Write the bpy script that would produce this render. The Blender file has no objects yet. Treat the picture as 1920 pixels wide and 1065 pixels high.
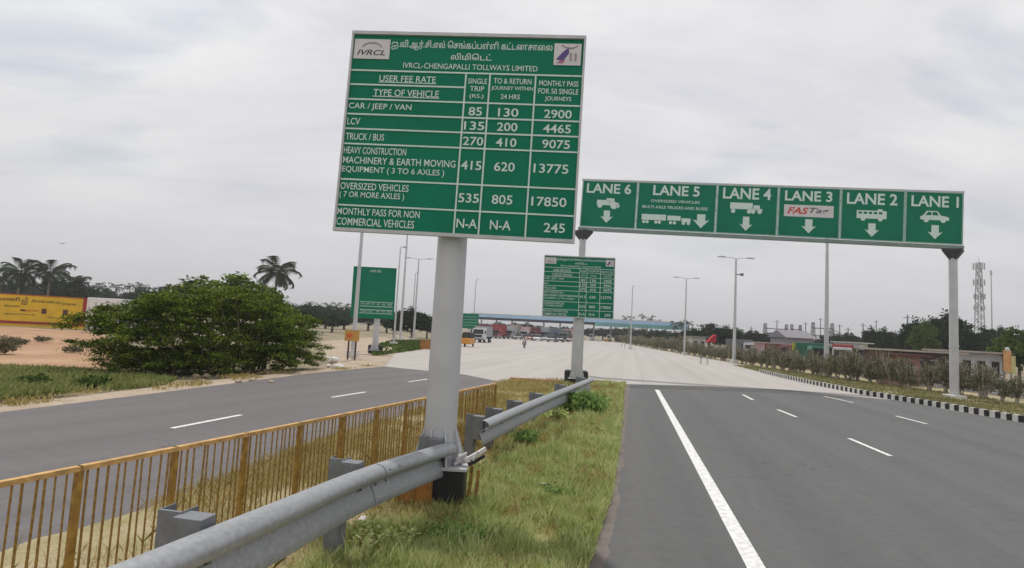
import bpy, bmesh, math, random
import numpy as np
from mathutils import Vector, Matrix
random.seed(7); rng = np.random.default_rng(7)
SC = bpy.context.scene; COL = SC.collection
R = math.radians
# ------------------------------------------------------------------ camera
H = 2.5; F_PX = 1050.0; PITCH = R(4.70); ROLL = R(3.1)
fw = Vector((0, math.cos(PITCH), math.sin(PITCH)))
r0 = Vector((1, 0, 0)); u0 = Vector((0, -math.sin(PITCH), math.cos(PITCH)))
rt = r0 * math.cos(ROLL) + u0 * math.sin(ROLL)
up = -r0 * math.sin(ROLL) + u0 * math.cos(ROLL)
CAM = Vector((0, 0, H))
cd = bpy.data.cameras.new('camera'); cam = bpy.data.objects.new('camera', cd); COL.objects.link(cam)
cd.sensor_width = 36; cd.lens = F_PX / 1920 * 36; cd.clip_end = 6000; cd.clip_start = 0.05
M3 = Matrix((rt, up, -fw)).transposed().to_4x4(); M3.translation = CAM
cam.matrix_world = M3; SC.camera = cam
# ------------------------------------------------------------------ sky and sun
SUN = Vector((-0.35, 1.25, 4.9)).normalized()
w = bpy.data.worlds.new('World'); SC.world = w; w.use_nodes = True
nt = w.node_tree; N = nt.nodes; L = nt.links
for n in list(N): N.remove(n)
out = N.new('ShaderNodeOutputWorld'); bg = N.new('ShaderNodeBackground'); L.new(bg.outputs[0], out.inputs[0])
sky = N.new('ShaderNodeTexSky'); sky.sky_type = 'NISHITA'; sky.sun_disc = False
sky.sun_elevation = math.asin(SUN.z); sky.sun_rotation = math.atan2(SUN.x, SUN.y)
sky.air_density = 1.2; sky.dust_density = 2.5
def mth(T, op, a, b=None, c=None):
    n = T.nodes.new('ShaderNodeMath'); n.operation = op
    for i, v in enumerate((a, b, c)):
        if v is None: continue
        if isinstance(v, (int, float)): n.inputs[i].default_value = v
        else: T.links.new(v, n.inputs[i])
    return n.outputs[0]
tc = N.new('ShaderNodeTexCoord'); sx = N.new('ShaderNodeSeparateXYZ'); L.new(tc.outputs['Generated'], sx.inputs[0])
zz = mth(nt, 'ADD', mth(nt, 'MAXIMUM', sx.outputs[2], 0.0), 0.16)
cx = N.new('ShaderNodeCombineXYZ'); L.new(mth(nt, 'DIVIDE', sx.outputs[0], zz), cx.inputs[0]); L.new(mth(nt, 'DIVIDE', sx.outputs[1], zz), cx.inputs[1])
mp = N.new('ShaderNodeMapping'); L.new(cx.outputs[0], mp.inputs[0]); mp.inputs['Rotation'].default_value = (0, 0, R(35)); mp.inputs['Scale'].default_value = (0.7, 1.5, 1)
def noise(T, vec, scale, detail=5, rough=0.55, dist=0.0):
    n = T.nodes.new('ShaderNodeTexNoise'); n.inputs['Scale'].default_value = scale; n.inputs['Detail'].default_value = detail
    n.inputs['Roughness'].default_value = rough; n.inputs['Distortion'].default_value = dist
    if vec is not None: T.links.new(vec, n.inputs['Vector'])
    return n.outputs['Fac']
def ramp(T, fac, stops):
    n = T.nodes.new('ShaderNodeValToRGB'); T.links.new(fac, n.inputs[0]); e = n.color_ramp.elements
    while len(e) < len(stops): e.new(0.5)
    for i, (p, c) in enumerate(stops): e[i].position = p; e[i].color = (*c, 1) if len(c) == 3 else c
    return n.outputs[0]
def mixc(T, fac, a, b, mode='MIX'):
    n = T.nodes.new('ShaderNodeMix'); n.data_type = 'RGBA'; n.blend_type = mode
    for k, v in ((0, fac), (6, a), (7, b)):
        if isinstance(v, (int, float)): n.inputs[k].default_value = v
        elif isinstance(v, tuple): n.inputs[k].default_value = (*v, 1) if len(v) == 3 else v
        else: T.links.new(v, n.inputs[k])
    return n.outputs[2]
n1 = noise(nt, mp.outputs[0], 0.75, 6, 0.55, 0.5)
n2 = noise(nt, mp.outputs[0], 2.3, 6, 0.6, 0.7)
cloud = ramp(nt, n1, [(0.28, (0.60, 0.63, 0.71)), (0.45, (0.74, 0.735, 0.775)), (0.56, (0.86, 0.86, 0.87)), (0.66, (1.0, 1.0, 0.99))])
cloud = mixc(nt, mth(nt, 'MULTIPLY', ramp(nt, n2, [(0.40, (0, 0, 0)), (0.68, (1, 1, 1))]), 0.30), cloud, (0.97, 0.97, 0.97))
elev = N.new('ShaderNodeMapRange'); L.new(sx.outputs[2], elev.inputs[0]); elev.inputs[1].default_value = 0.02; elev.inputs[2].default_value = 0.42; elev.clamp = True
cloud = mixc(nt, elev.outputs[0], (0.685, 0.68, 0.705), cloud)
sk = mixc(nt, 1.0, sky.outputs[0], (0.11, 0.11, 0.11), 'MULTIPLY')
n3 = noise(nt, mp.outputs[0], 0.9, 5, 0.5, 0.8)
gap = mth(nt, 'MULTIPLY', ramp(nt, n3, [(0.55, (0, 0, 0)), (0.70, (1, 1, 1))]), elev.outputs[0])
fin = mixc(nt, mth(nt, 'MULTIPLY', gap, 0.75), cloud, sk)
L.new(fin, bg.inputs[0]); bg.inputs[1].default_value = 1.0
sd = bpy.data.lights.new('sun', 'SUN'); sd.energy = 2.3; sd.angle = R(1.6); sd.color = (1, 0.96, 0.9)
so = bpy.data.objects.new('sun', sd); COL.objects.link(so); so.location = (-20, 60, 200)
so.rotation_euler = SUN.to_track_quat('Z', 'Y').to_euler()
SC.view_settings.view_transform = 'Standard'; SC.view_settings.look = 'None'; SC.view_settings.exposure = 0.0; SC.view_settings.gamma = 1.0
SC.render.engine = 'CYCLES'
# ------------------------------------------------------------------ geometry of the place: a viewing ray meets a level plane
K = 1.389
def G(x, y, z=0.0):
    d = fw + rt * ((x - 960) / F_PX) + up * ((532.5 - y) / F_PX)
    return CAM + d * ((z - H) / d.z)
def at(x, Y, z=0.0):
    """ground point Y metres ahead on the bearing of picture column x"""
    lo, hi = -Y * 1.5, Y * 1.5
    for _ in range(50):
        m = (lo + hi) / 2; v = Vector((m, Y, z)) - CAM
        if 960 + F_PX * v.dot(rt) / v.dot(fw) < x: lo = m
        else: hi = m
    return Vector((lo, Y, z))
def zt(b, y):
    lo, hi = -5.0, 80.0
    for _ in range(50):
        m = (lo + hi) / 2; v = Vector((b[0], b[1], m)) - CAM
        if 532.5 - F_PX * v.dot(up) / v.dot(fw) > y: lo = m
        else: hi = m
    return lo
# ------------------------------------------------------------------ materials
MATS = {}
def mat(name, col, rough=0.6, metal=0.0, var=0.12, scale=6.0, bump=0.0, bscale=40.0, col2=None, spec=0.5, detail=6):
    if name in MATS: return MATS[name]
    m = bpy.data.materials.new(name); m.use_nodes = True; T = m.node_tree; b = T.nodes['Principled BSDF']
    c = T.nodes.new('ShaderNodeTexCoord'); v = c.outputs['Object']
    f = noise(T, v, scale, detail, 0.6)
    a = tuple(x * (1 - var) for x in col); d = tuple(min(1, x * (1 + var)) for x in (col2 or col))
    L_ = ramp(T, f, [(0.3, a), (0.7, d)])
    T.links.new(L_, b.inputs['Base Color']); b.inputs['Roughness'].default_value = rough; b.inputs['Metallic'].default_value = metal
    b.inputs['Specular IOR Level'].default_value = spec
    if bump:
        bn = T.nodes.new('ShaderNodeBump'); bn.inputs['Strength'].default_value = bump; bn.inputs['Distance'].default_value = 0.02
        T.links.new(noise(T, v, bscale, 6, 0.6), bn.inputs['Height']); T.links.new(bn.outputs[0], b.inputs['Normal'])
    MATS[name] = m; return m
def leafmat(name, dark, mid, light, trans=0.3, clump=0.8):
    if name in MATS: return MATS[name]
    m = bpy.data.materials.new(name); m.use_nodes = True; T = m.node_tree; T.nodes.remove(T.nodes['Principled BSDF'])
    o = T.nodes['Material Output']; g = T.nodes.new('ShaderNodeNewGeometry'); c = T.nodes.new('ShaderNodeTexCoord')
    f = noise(T, c.outputs['Object'], clump, 3, 0.5)
    s = mth(T, 'ADD', mth(T, 'MULTIPLY', g.outputs['Random Per Island'], 0.55), mth(T, 'MULTIPLY', f, 0.5))
    col = ramp(T, s, [(0.15, dark), (0.5, mid), (0.85, light)])
    d = T.nodes.new('ShaderNodeBsdfDiffuse'); t = T.nodes.new('ShaderNodeBsdfTranslucent'); mx = T.nodes.new('ShaderNodeMixShader')
    T.links.new(col, d.inputs[0]); T.links.new(col, t.inputs[0]); mx.inputs[0].default_value = trans
    T.links.new(d.outputs[0], mx.inputs[1]); T.links.new(t.outputs[0], mx.inputs[2]); T.links.new(mx.outputs[0], o.inputs[0])
    MATS[name] = m; return m
def groundmat(name, stops, scale=0.5, fine=60, finevar=0.25, rough=0.9, bump=0.4, stretch=None, patch=None):
    m = bpy.data.materials.new(name); m.use_nodes = True; T = m.node_tree; b = T.nodes['Principled BSDF']
    c = T.nodes.new('ShaderNodeTexCoord'); v = c.outputs['Object']; v1 = v
    if stretch:
        p = T.nodes.new('ShaderNodeMapping'); T.links.new(v, p.inputs[0]); p.inputs['Rotation'].default_value = (0, 0, stretch[0]); p2 = T.nodes.new('ShaderNodeMapping'); T.links.new(p.outputs[0], p2.inputs[0]); p2.inputs['Scale'].default_value = (stretch[1], stretch[2], 1); v1 = p2.outputs[0]
    big = noise(T, v1, scale, 7, 0.62, 0.3)
    col = ramp(T, big, stops)
    fn = noise(T, v, fine, 3, 0.7)
    k = ramp(T, fn, [(0.25, (1 - finevar,) * 3), (0.75, (1 + finevar,) * 3)])
    col = mixc(T, 1.0, col, k, 'MULTIPLY')
    if patch:
        pn = noise(T, v, patch[0], 5, 0.6, 1.2)
        col = mixc(T, mth(T, 'MULTIPLY', ramp(T, pn, [(patch[2], (0, 0, 0)), (patch[2] + 0.1, (1, 1, 1))]), patch[3]), col, patch[1])
    T.links.new(col, b.inputs['Base Color']); b.inputs['Roughness'].default_value = rough; b.inputs['Specular IOR Level'].default_value = 0.25
    bn = T.nodes.new('ShaderNodeBump'); bn.inputs['Strength'].default_value = bump; bn.inputs['Distance'].default_value = 0.01
    T.links.new(fn, bn.inputs['Height']); T.links.new(bn.outputs[0], b.inputs['Normal'])
    MATS[name] = m; return m
RDIR = math.atan2(227, 1050)
m_earth = groundmat('earth', [(0.3, (0.19, 0.15, 0.10)), (0.5, (0.27, 0.22, 0.15)), (0.72, (0.36, 0.30, 0.21))], 0.12, 12, 0.25, patch=(0.25, (0.10, 0.12, 0.045), 0.5, 0.75))
m_red = groundmat('red_earth', [(0.3, (0.29, 0.165, 0.09)), (0.55, (0.39, 0.24, 0.14)), (0.75, (0.48, 0.33, 0.215))], 0.25, 10, 0.2, patch=(0.5, (0.26, 0.19, 0.12), 0.6, 0.6))
m_sand = groundmat('pale_dust', [(0.3, (0.31, 0.245, 0.175)), (0.55, (0.40, 0.325, 0.245)), (0.75, (0.49, 0.42, 0.335))], 0.7, 25, 0.2, patch=(1.3, (0.25, 0.2, 0.13), 0.58, 0.6))
m_conc = groundmat('road_concrete', [(0.25, (0.37, 0.343, 0.318)), (0.5, (0.415, 0.385, 0.358)), (0.75, (0.455, 0.424, 0.395))], 0.25, 30, 0.06, 0.85, 0.15, stretch=(R(12.2), 1, 0.12))
m_aspR = groundmat('asphalt', [(0.3, (0.108, 0.108, 0.107)), (0.6, (0.124, 0.124, 0.123)), (0.8, (0.140, 0.138, 0.136))], 0.5, 160, 0.35, 0.8, 0.5, stretch=(R(12.2), 1.6, 0.10))
m_aspL = groundmat('old_asphalt', [(0.3, (0.135, 0.124, 0.126)), (0.6, (0.158, 0.146, 0.147)), (0.8, (0.188, 0.173, 0.171))], 0.4, 140, 0.3, 0.85, 0.4, stretch=(R(25), 1.5, 0.15))
def streaks(m, ang, spacing, dark, wdt, amt, off=0.0, joint=None, crack=False):
    """wheel tracks: soft darker bands along the road; optional slab joints"""
    T = m.node_tree; b = T.nodes['Principled BSDF']; lk = b.inputs['Base Color'].links[0]; src = lk.from_socket
    c = T.nodes.new('ShaderNodeTexCoord'); p = T.nodes.new('ShaderNodeMapping'); T.links.new(c.outputs['Object'], p.inputs[0]); p.inputs['Rotation'].default_value = (0, 0, ang); s_ = T.nodes.new('ShaderNodeSeparateXYZ'); T.links.new(p.outputs[0], s_.inputs[0])
    w_ = mth(T, 'ABSOLUTE', mth(T, 'SUBTRACT', mth(T, 'FRACT', mth(T, 'ADD', mth(T, 'DIVIDE', s_.outputs[0], spacing), off + 100)), 0.5))
    band = ramp(T, w_, [(0.0, (1, 1, 1)), (wdt, (0, 0, 0))]); n_ = noise(T, c.outputs['Object'], .35, 6, .6)
    col = mixc(T, mth(T, 'MULTIPLY', mth(T, 'MULTIPLY', band, n_), amt), src, dark)
    st = T.nodes.new('ShaderNodeMapping'); T.links.new(p.outputs[0], st.inputs[0]); st.inputs['Scale'].default_value = (2.2, .05, 1)
    ln = noise(T, st.outputs[0], 1.6, 5, .65); col = mixc(T, mth(T, 'MULTIPLY', ramp(T, ln, [(.55, (0, 0, 0)), (.75, (1, 1, 1))]), amt * .7), col, dark)
    if joint:
        for o_, sp_ in ((0, joint[0]), (1, joint[1])):
            f_ = mth(T, 'FRACT', mth(T, 'ADD', mth(T, 'DIVIDE', s_.outputs[o_], sp_), 100.3)); g_ = mth(T, 'LESS_THAN', mth(T, 'ABSOLUTE', mth(T, 'SUBTRACT', f_, .5)), .02 / sp_ * 1.2)
            col = mixc(T, mth(T, 'MULTIPLY', g_, .55), col, dark)
    md = noise(T, c.outputs['Object'], 5.0, 6, .7); col = mixc(T, 1.0, col, ramp(T, md, [(.3, (.90,) * 3), (.7, (1.10,) * 3)]), 'MULTIPLY')
    sp_ = noise(T, c.outputs['Object'], 1.1, 3, .5, .5); col = mixc(T, mth(T, 'MULTIPLY', ramp(T, sp_, [(.70, (0, 0, 0)), (.76, (1, 1, 1))]), .35), col, dark)
    if crack:
        vo = T.nodes.new('ShaderNodeTexVoronoi'); vo.feature = 'DISTANCE_TO_EDGE'; vo.inputs['Scale'].default_value = .22
        wn = T.nodes.new('ShaderNodeTexNoise'); wn.inputs['Scale'].default_value = 1.5; wn.inputs['Detail'].default_value = 6; T.links.new(c.outputs['Object'], wn.inputs['Vector'])
        va = T.nodes.new('ShaderNodeVectorMath'); va.operation = 'MULTIPLY_ADD'; T.links.new(wn.outputs['Color'], va.inputs[0]); va.inputs[1].default_value = (1.6, 1.6, 0); T.links.new(c.outputs['Object'], va.inputs[2]); T.links.new(va.outputs[0], vo.inputs['Vector'])
        cm = mth(T, 'MULTIPLY', mth(T, 'LESS_THAN', vo.outputs['Distance'], .0022), ramp(T, noise(T, c.outputs['Object'], .25, 2), [(.5, (0, 0, 0)), (.62, (1, 1, 1))])); col = mixc(T, mth(T, 'MULTIPLY', cm, .6), col, (.05, .05, .05))
    T.links.new(col, b.inputs['Base Color'])
streaks(m_conc, R(12.2), 1.75, (.27, .25, .23), .35, .35, joint=(3.9, 4.7))
streaks(m_aspR, R(12.2), 1.75, (.085, .085, .085), .34, .6, crack=True)
streaks(m_aspL, R(22), 1.75, (.105, .097, .097), .34, .6, crack=True)
m_soil = groundmat('median_soil', [(0.3, (0.25, 0.22, 0.10)), (0.5, (0.33, 0.28, 0.16)), (0.72, (0.40, 0.32, 0.22))], 1.2, 30, 0.3, patch=(1.6, (0.36, 0.28, 0.20), 0.58, 0.4))
m_white = mat('road_paint', (0.60, 0.60, 0.585), 0.75, var=0.22, scale=11, detail=10, col2=(0.70, 0.70, 0.68))
m_galv = mat('galvanised_steel', (0.32, 0.33, 0.345), 0.45, 0.35, 0.16, 22, 0.06, 120, detail=9)
m_post = mat('dull_steel', (0.20, 0.21, 0.225), 0.6, 0.3, 0.2, 8, 0.1, 50)
m_pole = mat('grey_pole_paint', (0.50, 0.51, 0.52), 0.40, 0.1, 0.10, 1.6, 0.05, 30)
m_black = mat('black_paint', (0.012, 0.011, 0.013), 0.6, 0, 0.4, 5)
m_frame = mat('pale_frame', (0.50, 0.50, 0.50), 0.5, 0.2, 0.12, 4)
m_green = mat('green_sheeting', (0.001, 0.170, 0.095), 0.55, 0, 0.13, 0.9, spec=0.2)
m_let = mat('white_sheeting', (0.60, 0.72, 0.66), 0.45, 0, 0.1, 10)
m_plate = mat('white_plate', (0.62, 0.60, 0.60), 0.5, 0, 0.06, 4)
m_ochre = mat('ochre_paint', (0.25, 0.125, 0.018), 0.6, 0, 0.35, 11, 0.1, 60, col2=(0.36, 0.205, 0.035))
m_ochred = mat('worn_ochre_paint', (0.19, 0.105, 0.022), 0.7, 0, 0.4, 14, 0.1, 60, col2=(0.32, 0.19, 0.04))
m_ochrel = mat('light_ochre_paint', (0.52, 0.31, 0.11), 0.6, 0, 0.35, 9, 0.1, 60)
m_orange = mat('orange_board', (0.34, 0.14, 0.03), 0.6, 0, 0.25, 5)
m_kb = mat('black_kerb_paint', (0.02, 0.02, 0.02), 0.8, 0, 0.5, 4)
m_kw = mat('white_kerb_paint', (0.62, 0.61, 0.57), 0.8, 0, 0.12, 4)
m_tyre = mat('rubber', (0.02, 0.02, 0.02), 0.85)
m_glass = mat('dark_glass', (0.03, 0.035, 0.04), 0.1, 0, 0.1)
m_bark = mat('bark', (0.16, 0.12, 0.08), 0.9, 0, 0.3, 5, 0.4, 20)
m_pbark = mat('palm_bark', (0.22, 0.19, 0.15), 0.9, 0, 0.3, 5, 0.4, 20)
m_chrome = mat('lamp_metal', (0.45, 0.46, 0.48), 0.35, 0.4, 0.05)
def paint(name, c, rough=0.35): return mat(name, c, rough, 0, 0.08, 2)
l_bush = leafmat('thorn_bush_leaf', (0.013, 0.024, 0.007), (0.070, 0.112, 0.017), (0.32, 0.39, 0.060), 0.2, 0.8)
l_dark = leafmat('dark_leaf', (0.012, 0.020, 0.012), (0.030, 0.048, 0.024), (0.060, 0.085, 0.035), 0.25, 0.4)
l_mid = leafmat('mid_leaf', (0.035, 0.065, 0.02), (0.085, 0.13, 0.035), (0.17, 0.22, 0.06), 0.3, 0.4)
l_palm = leafmat('palm_leaf', (0.020, 0.030, 0.016), (0.045, 0.062, 0.028), (0.085, 0.10, 0.045), 0.2, 0.4)
l_hedge = leafmat('hedge_leaf', (0.08, 0.075, 0.05), (0.16, 0.155, 0.09), (0.30, 0.27, 0.19), 0.3, 1.0)
l_grass = leafmat('grass_blade', (0.22, 0.30, 0.08), (0.49, 0.57, 0.20), (0.82, 0.80, 0.48), 0.46, 1.1)
l_dry = leafmat('dry_grass_blade', (0.20, 0.17, 0.05), (0.42, 0.34, 0.12), (0.62, 0.52, 0.30), 0.35, 0.9)
l_weed = leafmat('weed_leaf', (0.09, 0.16, 0.04), (0.19, 0.31, 0.09), (0.34, 0.46, 0.15), 0.35, 1.5)
# ------------------------------------------------------------------ builders
class MB:
    def __init__(s): s.v = []; s.f = []
    def add(s, vs, fs):
        o = len(s.v); s.v += [tuple(x) for x in vs]; s.f += [tuple(i + o for i in f) for f in fs]; return s
    def box(s, c, d, rz=0.0):
        ca, sa = math.cos(rz), math.sin(rz); vs = []
        for z in (-1, 1):
            for x, y in ((-1, -1), (1, -1), (1, 1), (-1, 1)):
                a, b = x * d[0] / 2, y * d[1] / 2; vs.append((c[0] + a * ca - b * sa, c[1] + a * sa + b * ca, c[2] + z * d[2] / 2))
        return s.add(vs, [(3, 2, 1, 0), (4, 5, 6, 7), (0, 1, 5, 4), (1, 2, 6, 5), (2, 3, 7, 6), (3, 0, 4, 7)])
    def tube(s, pts, rad, n=8, cap=True):
        pts = [Vector(p) for p in pts]; rad = rad if isinstance(rad, (list, tuple)) else [rad] * len(pts); vs = []; fs = []
        for i, p in enumerate(pts):
            d = (pts[min(i + 1, len(pts) - 1)] - pts[max(i - 1, 0)]).normalized()
            a = d.cross(Vector((0, 0, 1)) if abs(d.z) < 0.9 else Vector((1, 0, 0))).normalized(); b = d.cross(a)
            for k in range(n):
                t = 2 * math.pi * k / n; vs.append(p + (a * math.cos(t) + b * math.sin(t)) * rad[i])
        for i in range(len(pts) - 1):
            for k in range(n):
                k2 = (k + 1) % n; fs.append((i * n + k, i * n + k2, (i + 1) * n + k2, (i + 1) * n + k))
        if cap: fs.append(tuple(range(n))); fs.append(tuple((len(pts) - 1) * n + k for k in range(n - 1, -1, -1)))
        return s.add(vs, fs)
    def prism(s, poly, y0, y1):
        """polygon in x,z extruded from y0 to y1"""
        n = len(poly); vs = [(x, y0, z) for x, z in poly] + [(x, y1, z) for x, z in poly]
        fs = [tuple(range(n)), tuple(range(2 * n - 1, n - 1, -1))] + [(i, i + n, (i + 1) % n + n, (i + 1) % n) for i in range(n)]
        return s.add(vs, fs)
    def slab(s, poly, z0, z1):
        n = len(poly); vs = [(p[0], p[1], z0) for p in poly] + [(p[0], p[1], z1) for p in poly]
        fs = [tuple(range(n - 1, -1, -1)), tuple(range(n, 2 * n))] + [(i, (i + 1) % n, (i + 1) % n + n, i + n) for i in range(n)]
        return s.add(vs, fs)
    def sheet(s, poly, z=0.0):
        return s.add([(p[0], p[1], z) for p in poly], [tuple(range(len(poly)))])
    def ball(s, c, r, n=10, m=6):
        r = r if isinstance(r, (tuple, list)) else (r, r, r); vs = [(c[0], c[1], c[2] - r[2])]; fs = []
        for i in range(1, m):
            a = -math.pi / 2 + math.pi * i / m
            for k in range(n):
                t = 2 * math.pi * k / n; vs.append((c[0] + r[0] * math.cos(a) * math.cos(t), c[1] + r[1] * math.cos(a) * math.sin(t), c[2] + r[2] * math.sin(a)))
        vs.append((c[0], c[1], c[2] + r[2])); top = len(vs) - 1
        for k in range(n):
            fs.append((0, 1 + (k + 1) % n, 1 + k)); fs.append((top, top - n + k, top - n + (k + 1) % n))
        for i in range(m - 2):
            for k in range(n):
                a = 1 + i * n + k; b = 1 + i * n + (k + 1) % n; fs.append((a, b, b + n, a + n))
        return s.add(vs, fs)
    def wheel(s, c, r, wd, n=16):
        """cylinder with its axis along x"""
        return s.tube([(c[0] - wd / 2, c[1], c[2]), (c[0] - wd * .4, c[1], c[2]), (c[0] + wd * .4, c[1], c[2]), (c[0] + wd / 2, c[1], c[2])], [r * .88, r, r, r * .88], n)
    def mesh(s, name, smooth=False):
        me = bpy.data.meshes.new(name); me.from_pydata(s.v, [], s.f); me.update()
        if smooth: me.polygons.foreach_set('use_smooth', [True] * len(me.polygons))
        return me
    def build(s, name, m, parent=None, smooth=False, bevel=0.0, label=None, loc=None):
        o = link(name, s.mesh(name, smooth), m, parent)
        if bevel:
            b = o.modifiers.new('bevel', 'BEVEL'); b.width = bevel; b.segments = 2; b.limit_method = 'ANGLE'
        if smooth: 
            e = o.modifiers.new('edges', 'EDGE_SPLIT'); e.split_angle = R(40)
        if label: o['label'] = label
        if loc is not None: o.location = loc
        return o
def link(name, me, m=None, parent=None):
    o = bpy.data.objects.new(name, me); COL.objects.link(o)
    if m is not None and not me.materials: me.materials.append(m)
    if parent is not None: o.parent = parent
    return o
def tag(o, label=None, cat=None, group=None, kind=None):
    for k, v in (('label', label), ('category', cat), ('group', group), ('kind', kind)):
        if v: o[k] = v
    return o
def thing(name, label, cat, loc=(0, 0, 0), rz=0.0, group=None):
    o = bpy.data.objects.new(name, None); COL.objects.link(o); o.location = loc; o.rotation_euler = (0, 0, rz); o.empty_display_size = 0.3
    return tag(o, label, cat, group)
def struct(o, label=None): return tag(o, label, None, None, 'structure')
def copy_tree(o, parent=None):
    c = o.copy(); COL.objects.link(c); c.parent = parent
    for ch in list(o.children): copy_tree(ch, c)
    return c
def npmesh(name, v, f):
    """v (n,3) array, f (m,k) array of equal-size faces"""
    me = bpy.data.meshes.new(name); k = f.shape[1]
    me.vertices.add(len(v)); me.vertices.foreach_set('co', v.astype(np.float32).ravel())
    me.loops.add(f.size); me.loops.foreach_set('vertex_index', f.astype(np.int32).ravel())
    me.polygons.add(len(f)); me.polygons.foreach_set('loop_start', np.arange(0, f.size, k, dtype=np.int32))
    try: me.polygons.foreach_set('loop_total', np.full(len(f), k, dtype=np.int32))
    except Exception: pass
    me.update(calc_edges=True); return me
def leaves(name, c, size, asp=0.45, flat=0.0):
    """one small diamond-shaped leaf at each centre"""
    n = len(c); a = rng.normal(size=(n, 3)); a[:, 2] *= (1 - flat); a /= np.linalg.norm(a, axis=1)[:, None]
    b = rng.normal(size=(n, 3)); b[:, 2] *= (1 - flat); b -= a * np.sum(a * b, 1)[:, None]; b /= np.linalg.norm(b, axis=1)[:, None] + 1e-9
    sz = (size * rng.uniform(0.6, 1.35, n))[:, None]
    v = np.stack([c - a * sz, c + b * sz * asp, c + a * sz, c - b * sz * asp], 1).reshape(-1, 3)
    return npmesh(name, v, np.arange(4 * n).reshape(n, 4))
def cloudpts(blobs, n, clump, per, squash=0.6, shell=0.45):
    """centres gathered in clumps spread through a set of ellipsoids, denser towards the outside"""
    vol = np.array([b[3] * b[4] * b[5] for b in blobs]) ** 0.8; vol /= vol.sum(); nc = max(4, n // per)
    idx = rng.choice(len(blobs), nc, p=vol); B = np.array(blobs)[idx]
    d = rng.normal(size=(nc, 3)); d /= np.linalg.norm(d, axis=1)[:, None]; r = rng.uniform(0, 1, nc) ** shell
    cc = B[:, :3] + d * B[:, 3:6] * r[:, None]
    sc = clump * rng.uniform(0.5, 1.5, nc)
    p = np.repeat(cc, per, 0) + rng.normal(size=(nc * per, 3)) * np.repeat(sc, per)[:, None] * np.array([1, 1, squash])
    return p, cc
# text ------------------------------------------------------------
_fc = {}
def text_mesh(txt, wd, ht, bold=0.0, shear=0.0, maxw=True):
    key = (txt, round(wd, 3), round(ht, 3), bold, shear)
    if key in _fc: return _fc[key]
    cu = bpy.data.curves.new('t', 'FONT'); cu.body = txt; cu.size = 1; cu.offset = bold; cu.shear = shear; cu.resolution_u = 3
    cu.align_x = 'CENTER'; cu.extrude = 0.0
    o = bpy.data.objects.new('t', cu); COL.objects.link(o)
    dg = bpy.context.evaluated_depsgraph_get(); dg.update(); me = bpy.data.meshes.new_from_object(o.evaluated_get(dg)); 
    bpy.data.objects.remove(o); bpy.data.curves.remove(cu)
    n = len(me.vertices); v = np.zeros(n * 3, np.float32); me.vertices.foreach_get('co', v); v = v.reshape(-1, 3)
    mn, mx = v.min(0), v.max(0); sp = mx - mn
    x = (v[:, 0] - (mn[0] + mx[0]) / 2) * wd / max(sp[0], 1e-6); z = (v[:, 1] - (mn[1] + mx[1]) / 2) * ht / max(sp[1], 1e-6)
    me.vertices.foreach_set('co', np.stack([x, np.zeros(n), z], 1).astype(np.float32).ravel()); me.materials.clear(); me.update()
    me.name = 'lettering'; _fc[key] = me; return me
def letter(parent, txt, x0, z0, x1, z1, m=None, y=-0.006, bold=0.0, shear=0.0, name='lettering', k=K):
    me = text_mesh(txt, (x1 - x0) * k, (z1 - z0) * k, bold, shear)
    if not me.materials: me.materials.append(m or m_let)
    elif m is not None and me.materials[0] != m: me = me.copy(); me.materials.clear(); me.materials.append(m)
    o = link(name, me, None, parent); o.location = ((x0 + x1) / 2 * k, y, (z0 + z1) / 2 * k); return o
def stroke(mb, x0, z0, x1, z1, wd, y=-0.004, th=0.006, k=K):
    """raised strip on a sign face"""
    d = Vector(((x1 - x0) * k, 0, (z1 - z0) * k)); n = Vector((-d.z, 0, d.x)).normalized() * wd * k / 2
    a = Vector((x0 * k, 0, z0 * k)); b = Vector((x1 * k, 0, z1 * k))
    mb.prism([((a - n).x, (a - n).z), ((b - n).x, (b - n).z), ((b + n).x, (b + n).z), ((a + n).x, (a + n).z)], y - th, y + th)
# ------------------------------------------------------------------ ground, roads, kerbs
def px(*pts, z=0.0): return [G(x, y, z) for x, y in pts]
struct(MB().sheet([(-2500, -60), (2500, -60), (2500, 4500), (-2500, 4500)], -0.06).build('ground', m_earth), 'dry earth plain reaching the horizon')
plaza = px((720, 688), (742, 662), (800, 652), (862, 640)) + [Vector((-12, 250, 0)), Vector((90, 250, 0))] + px((1150, 640), (1230, 655), (1350, 676), (1445, 695), (1514, 717)) + \
    [Vector((20.1, 31.5, 0)), Vector((20.3, 22, 0)), Vector((20.3, 14, 0)), Vector((10, 14, 0)), Vector((3, 23, 0))] + px((1120, 745)) + [Vector((-0.4, 25, 0))] + [Vector((-5, 26, 0))]
struct(MB().sheet(plaza, -0.008).build('road_concrete', m_conc), 'pale concrete apron of the toll plaza')
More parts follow.
